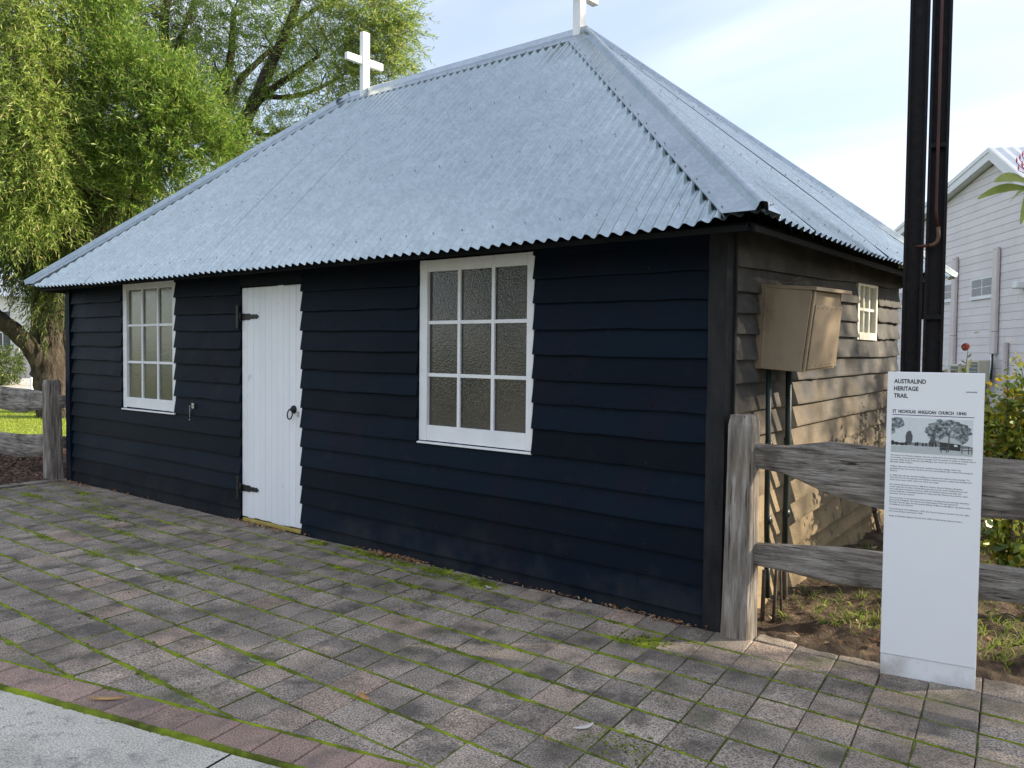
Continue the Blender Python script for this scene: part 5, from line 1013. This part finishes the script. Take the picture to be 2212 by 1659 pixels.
bush('rose_bush', 'thin rose cane with a few leaves showing just right of the steel pole', at(2062, 830, 7.0), (.20, .2, .36), 220, .036, 3, rng, nstem=8, group='rose bushes behind the fence')
bush('rose_bush', 'low rose bush with broad glossy leaves behind the lower fence rail', at(2200, 1180, 5.6), (.30, .25, .30), 420, .042, 0, rng, nstem=12, group='rose bushes behind the fence')
fg = at(2262, 430, 4.8); frg = thing('frangipani', (fg.x, fg.y, 0), 'frangipani with long pointed leaves and pink buds reaching in at the right edge', 'shrub')
tubes(frg, 'stem', [([(fg.x, fg.y, -.02), (fg.x + .02, fg.y, 1.0), (fg.x, fg.y, 1.9), at(2255, 425, 4.8), at(2238, 405, 4.8)], [.045, .04, .034, .026, .018])], 'twig')
def bigleaf(b, tip, w, sag):
    b, tip = Vector(b), Vector(tip); ax = tip - b; sd = (ax.cross(Vector((0, 0, 1))).normalized() * .55 + Vector((0, 0, .8))).normalized(); n = 9; vs_ = []
    for i in range(n + 1):
        t = i / n; ww = w * math.sin(math.pi * min(1, t * .93 + .035)) ** .8; c = b + ax * t + Vector((0, 0, sag * math.sin(math.pi * t)))
        vs_ += [c + sd * ww + Vector((0, 0, ww * .25)), c, c - sd * ww + Vector((0, 0, ww * .25))]
    return pydata('leaf', vs_, [(i * 3 + k, (i + 1) * 3 + k, (i + 1) * 3 + k + 1, i * 3 + k + 1) for i in range(n) for k in range(2)], 'frangipani_leaf', frg, True)
for (b, t_, w) in [((2232, 402, 4.8), (2148, 393, 4.7), .036), ((2230, 410, 4.8), (2112, 430, 4.75), .030), ((2236, 412, 4.8), (2204, 484, 4.7), .034), ((2236, 405, 4.8), (2180, 440, 4.95), .032), ((2240, 400, 4.8), (2320, 380, 4.7), .034), ((2240, 405, 4.8), (2300, 470, 4.9), .034), ((2238, 400, 4.85), (2250, 320, 5.0), .032), ((2236, 402, 4.85), (2222, 420, 5.05), .03)]:
    bigleaf(at(*b), at(*t_), w, .03)
for (u, v) in [(2196, 352), (2203, 345), (2209, 338), (2200, 368), (2208, 360), (2214, 350)]:
    c = at(u, v, 4.75); MB().tube([at(2232, 392, 4.8), at((u + 2232) / 2, (v + 392) / 2 - 4, 4.78), c], [.0028, .0025, .002], 5).tube([c, c + Vector((0, 0, .012)), c + Vector((0, 0, .03))], [.002, .0055, .002], 7).build('bud', 'pink_flower', frg, True)

# ================================================================== GRASS, MULCH, LITTER
def blades(P, h, w, rng, lean=.5):
    k = len(P); d = rng.normal(size=(k, 3)) * lean; d[:, 2] = 1; d = unit(d); s = unit(np.cross(d, rng.normal(size=(k, 3)))) * w[:, None]; hh = h[:, None]
    m = P + d * hh * .55; t = P + d * hh + np.stack([d[:, 0], d[:, 1], -.5 * np.abs(d[:, 0]) - .2 * np.ones(k)], axis=1) * hh * .35
    return np.stack([P - s, P + s, m + s * .8, t, m - s * .8], axis=1)
pts = []
while len(pts) < 16000:
    cx, cy = random.uniform(.12, 3.0), random.uniform(.30, 5.0)
    if cy < soil_front(cx) + .22 + .1 * fbm(cx * 3, 0): continue
    dens = .62 + 1.1 * fbm(cx * 2.1, cy * 2.1, 8) + (.25 if .45 < cy < 1.6 and .35 < cx < 1.4 else 0)
    if random.random() > dens: continue
    for _ in range(random.randint(3, 9)): x, y = cx + random.gauss(0, .018), cy + random.gauss(0, .018); pts.append((x, y, soil_z(x, y) - .004))
P = np.array(pts); tag(quads('garden_grass', blades(P, rng.uniform(.02, .085, len(P)), rng.uniform(.0012, .0028, len(P)), rng), 'grass', None, 5), 'patchy green and straw coloured grass growing on the soil behind the fence', 'grass', kind='stuff')
P = np.stack([rng.uniform(-24, -12.2, 26000), rng.uniform(-.5, 7, 26000), np.full(26000, -.02)], axis=1)
tag(quads('lawn_grass', blades(P, rng.uniform(.03, .06, len(P)), rng.uniform(.004, .008, len(P)), rng), 'lawn_grass', None, 5), 'sunlit mown lawn grass seen between the left fence rails', 'grass', kind='stuff')
def scraps(n, fx, rng, l, w, lift=.012, tilt=.35):
    P = fx(n); k = len(P); a = rng.uniform(0, 6.28, k); ax = unit(np.stack([np.cos(a), np.sin(a), rng.normal(0, tilt, k)], axis=1)); nr = unit(np.stack([rng.normal(0, tilt, k), rng.normal(0, tilt, k), np.ones(k)], axis=1)); sd = unit(np.cross(nr, ax))
    L_ = (l * rng.uniform(.5, 1.4, k))[:, None]; W_ = (w * rng.uniform(.5, 1.4, k))[:, None]; P = P + np.stack([np.zeros(k), np.zeros(k), rng.uniform(.001, lift, k)], axis=1)
    return np.stack([P - ax * L_, P + sd * W_ + nr * W_ * .3, P + ax * L_, P - sd * W_ + nr * W_ * .3], axis=1)
mz = lambda x, y: .03 * fbm(x * 2, y * 2) + .015 * fbm(x * 9, y * 9)
def fx_m(n):
    p = np.stack([rng.uniform(-11.6, -8.36, n), rng.uniform(-1.4, 2.4, n), np.zeros(n)], axis=1); p[:, 2] = [mz(x, y) for x, y, _ in p]; return p
tag(quads('bark_mulch', scraps(9000, fx_m, rng, .030, .009, .02), 'chips', None), 'reddish brown bark mulch in the bed left of the church', 'mulch', kind='stuff')
def fx_w(n):
    c = [(-2.62, -.10, .13, .025, .30), (-2.40, -.10, .08, .02, .14), (-4.25, -.06, .28, .035, .20), (-.30, -.09, .12, .022, .08), (-.55, -.075, .16, .012, .05), (-1.1, -.065, .25, .008, .06), (-7.9, -.15, .25, .06, .12), (-6.8, -.06, .5, .02, .05)]
    w = np.array([x[4] for x in c]); k = rng.choice(len(c), n, p=w / w.sum()); return np.stack([[rng.normal(c[i][0], c[i][2]), -.052 - abs(rng.normal(0, c[i][3])) * 1.5, 0.002] for i in k])
tag(quads('leaf_litter', scraps(900, fx_w, rng, .018, .006, .014), 'litter', None), 'brown leaf litter blown against the foot of the front wall', 'litter', kind='stuff')
def fx_s(n):
    p = np.stack([rng.uniform(.1, 2.6, n), rng.uniform(.1, 3.6, n), np.zeros(n)], axis=1); p = p[[y > soil_front(x) + .1 for x, y, _ in p]]; p[:, 2] = [soil_z(x, y) for x, y, _ in p]; return p
tag(quads('garden_litter', scraps(500, fx_s, rng, .035, .009, .02), 'litter', None), 'dry leaves scattered over the garden soil', 'litter', kind='stuff')
def fx_p(n): return np.stack([rng.uniform(-6, 1.8, n), rng.uniform(-2.6, -.1, n), np.full(n, .003)], axis=1)
tag(quads('paving_specks', scraps(260, fx_p, rng, .008, .0022, .003, .1), 'litter', None), 'tiny twigs and leaf scraps scattered on the paving', 'litter', kind='stuff')
def fallen(u, v, L_, w, ang, curve, mat, label):
    d = (C_R * ((u - 1106.0) / 1829.14) - C_U * ((v - 829.5) / 1829.14) + C_F); c = CAM + d * (-CAM.z / d.z); n = 10; top = []; bot = []
    ca, sa_ = math.cos(ang), math.sin(ang)
    for i in range(n + 1):
        t = i / n - .5; y = curve * (t * t - .25); ww = w * math.cos(math.pi * t) ** .7 if abs(t) < .5 else 0
        for lst, s in ((top, 1), (bot, -1)): X, Y = L_ * t, y + s * ww; lst.append((c.x + X * ca - Y * sa_, c.y + X * sa_ + Y * ca, .007 + .012 * t * t + .004 * (s > 0)))
    vs_ = top + bot; k = n + 1; o = pydata('fallen_leaf', vs_, [(i, i + 1, k + i + 1, k + i) for i in range(n)], mat, None, True); md = o.modifiers.new('thickness', 'SOLIDIFY'); md.thickness = .0012
    return tag(o, label, 'leaf')
for a in [(787, 1508, .115, .014, -.25, .02, 'dead_leaf', 'orange brown dead leaf lying on the front pavers'), (1260, 1572, .105, .010, 1.2, .055, 'pale_leaf', 'pale grey curved leaf on the pavers near the bottom centre'), (232, 1512, .16, .010, .75, .02, 'dead_leaf', 'reddish dead leaf lying on the pink border pavers'), (551, 1430, .085, .007, .1, .02, 'green_leaf', 'grey green narrow leaf on the pavers below the door'), (1056, 1271, .07, .006, -.2, .02, 'pale_leaf', 'pale curved leaf against the moss below the right window'), (300, 1232, .09, .007, .1, .02, 'pale_leaf', 'straw coloured leaf on the pavers in front of the left window'), (1367, 1455, .03, .004, -.9, 0, 'yellow_leaf', 'small yellow leaf on the pavers left of the fence post'), (890, 1486, .035, .004, -.2, .003, 'yellow_leaf', 'small yellow leaf in the moss joint right of the orange leaf'), (1178, 1600, .035, .004, -.8, 0, 'dead_leaf', 'small orange leaf below the pale curved leaf'), (1097, 1363, .03, .0025, 0, 0, 'yellow_leaf', 'thin yellow leaf in the middle of the paving'), (700, 1172, .05, .008, .2, .01, 'dead_leaf', 'curled brown leaf on the pavers beside the door sill'), (1465, 1345, .06, .016, .1, .01, 'dead_leaf', 'broad brown leaf at the foot of the wall beside the corner board')]: fallen(*a)
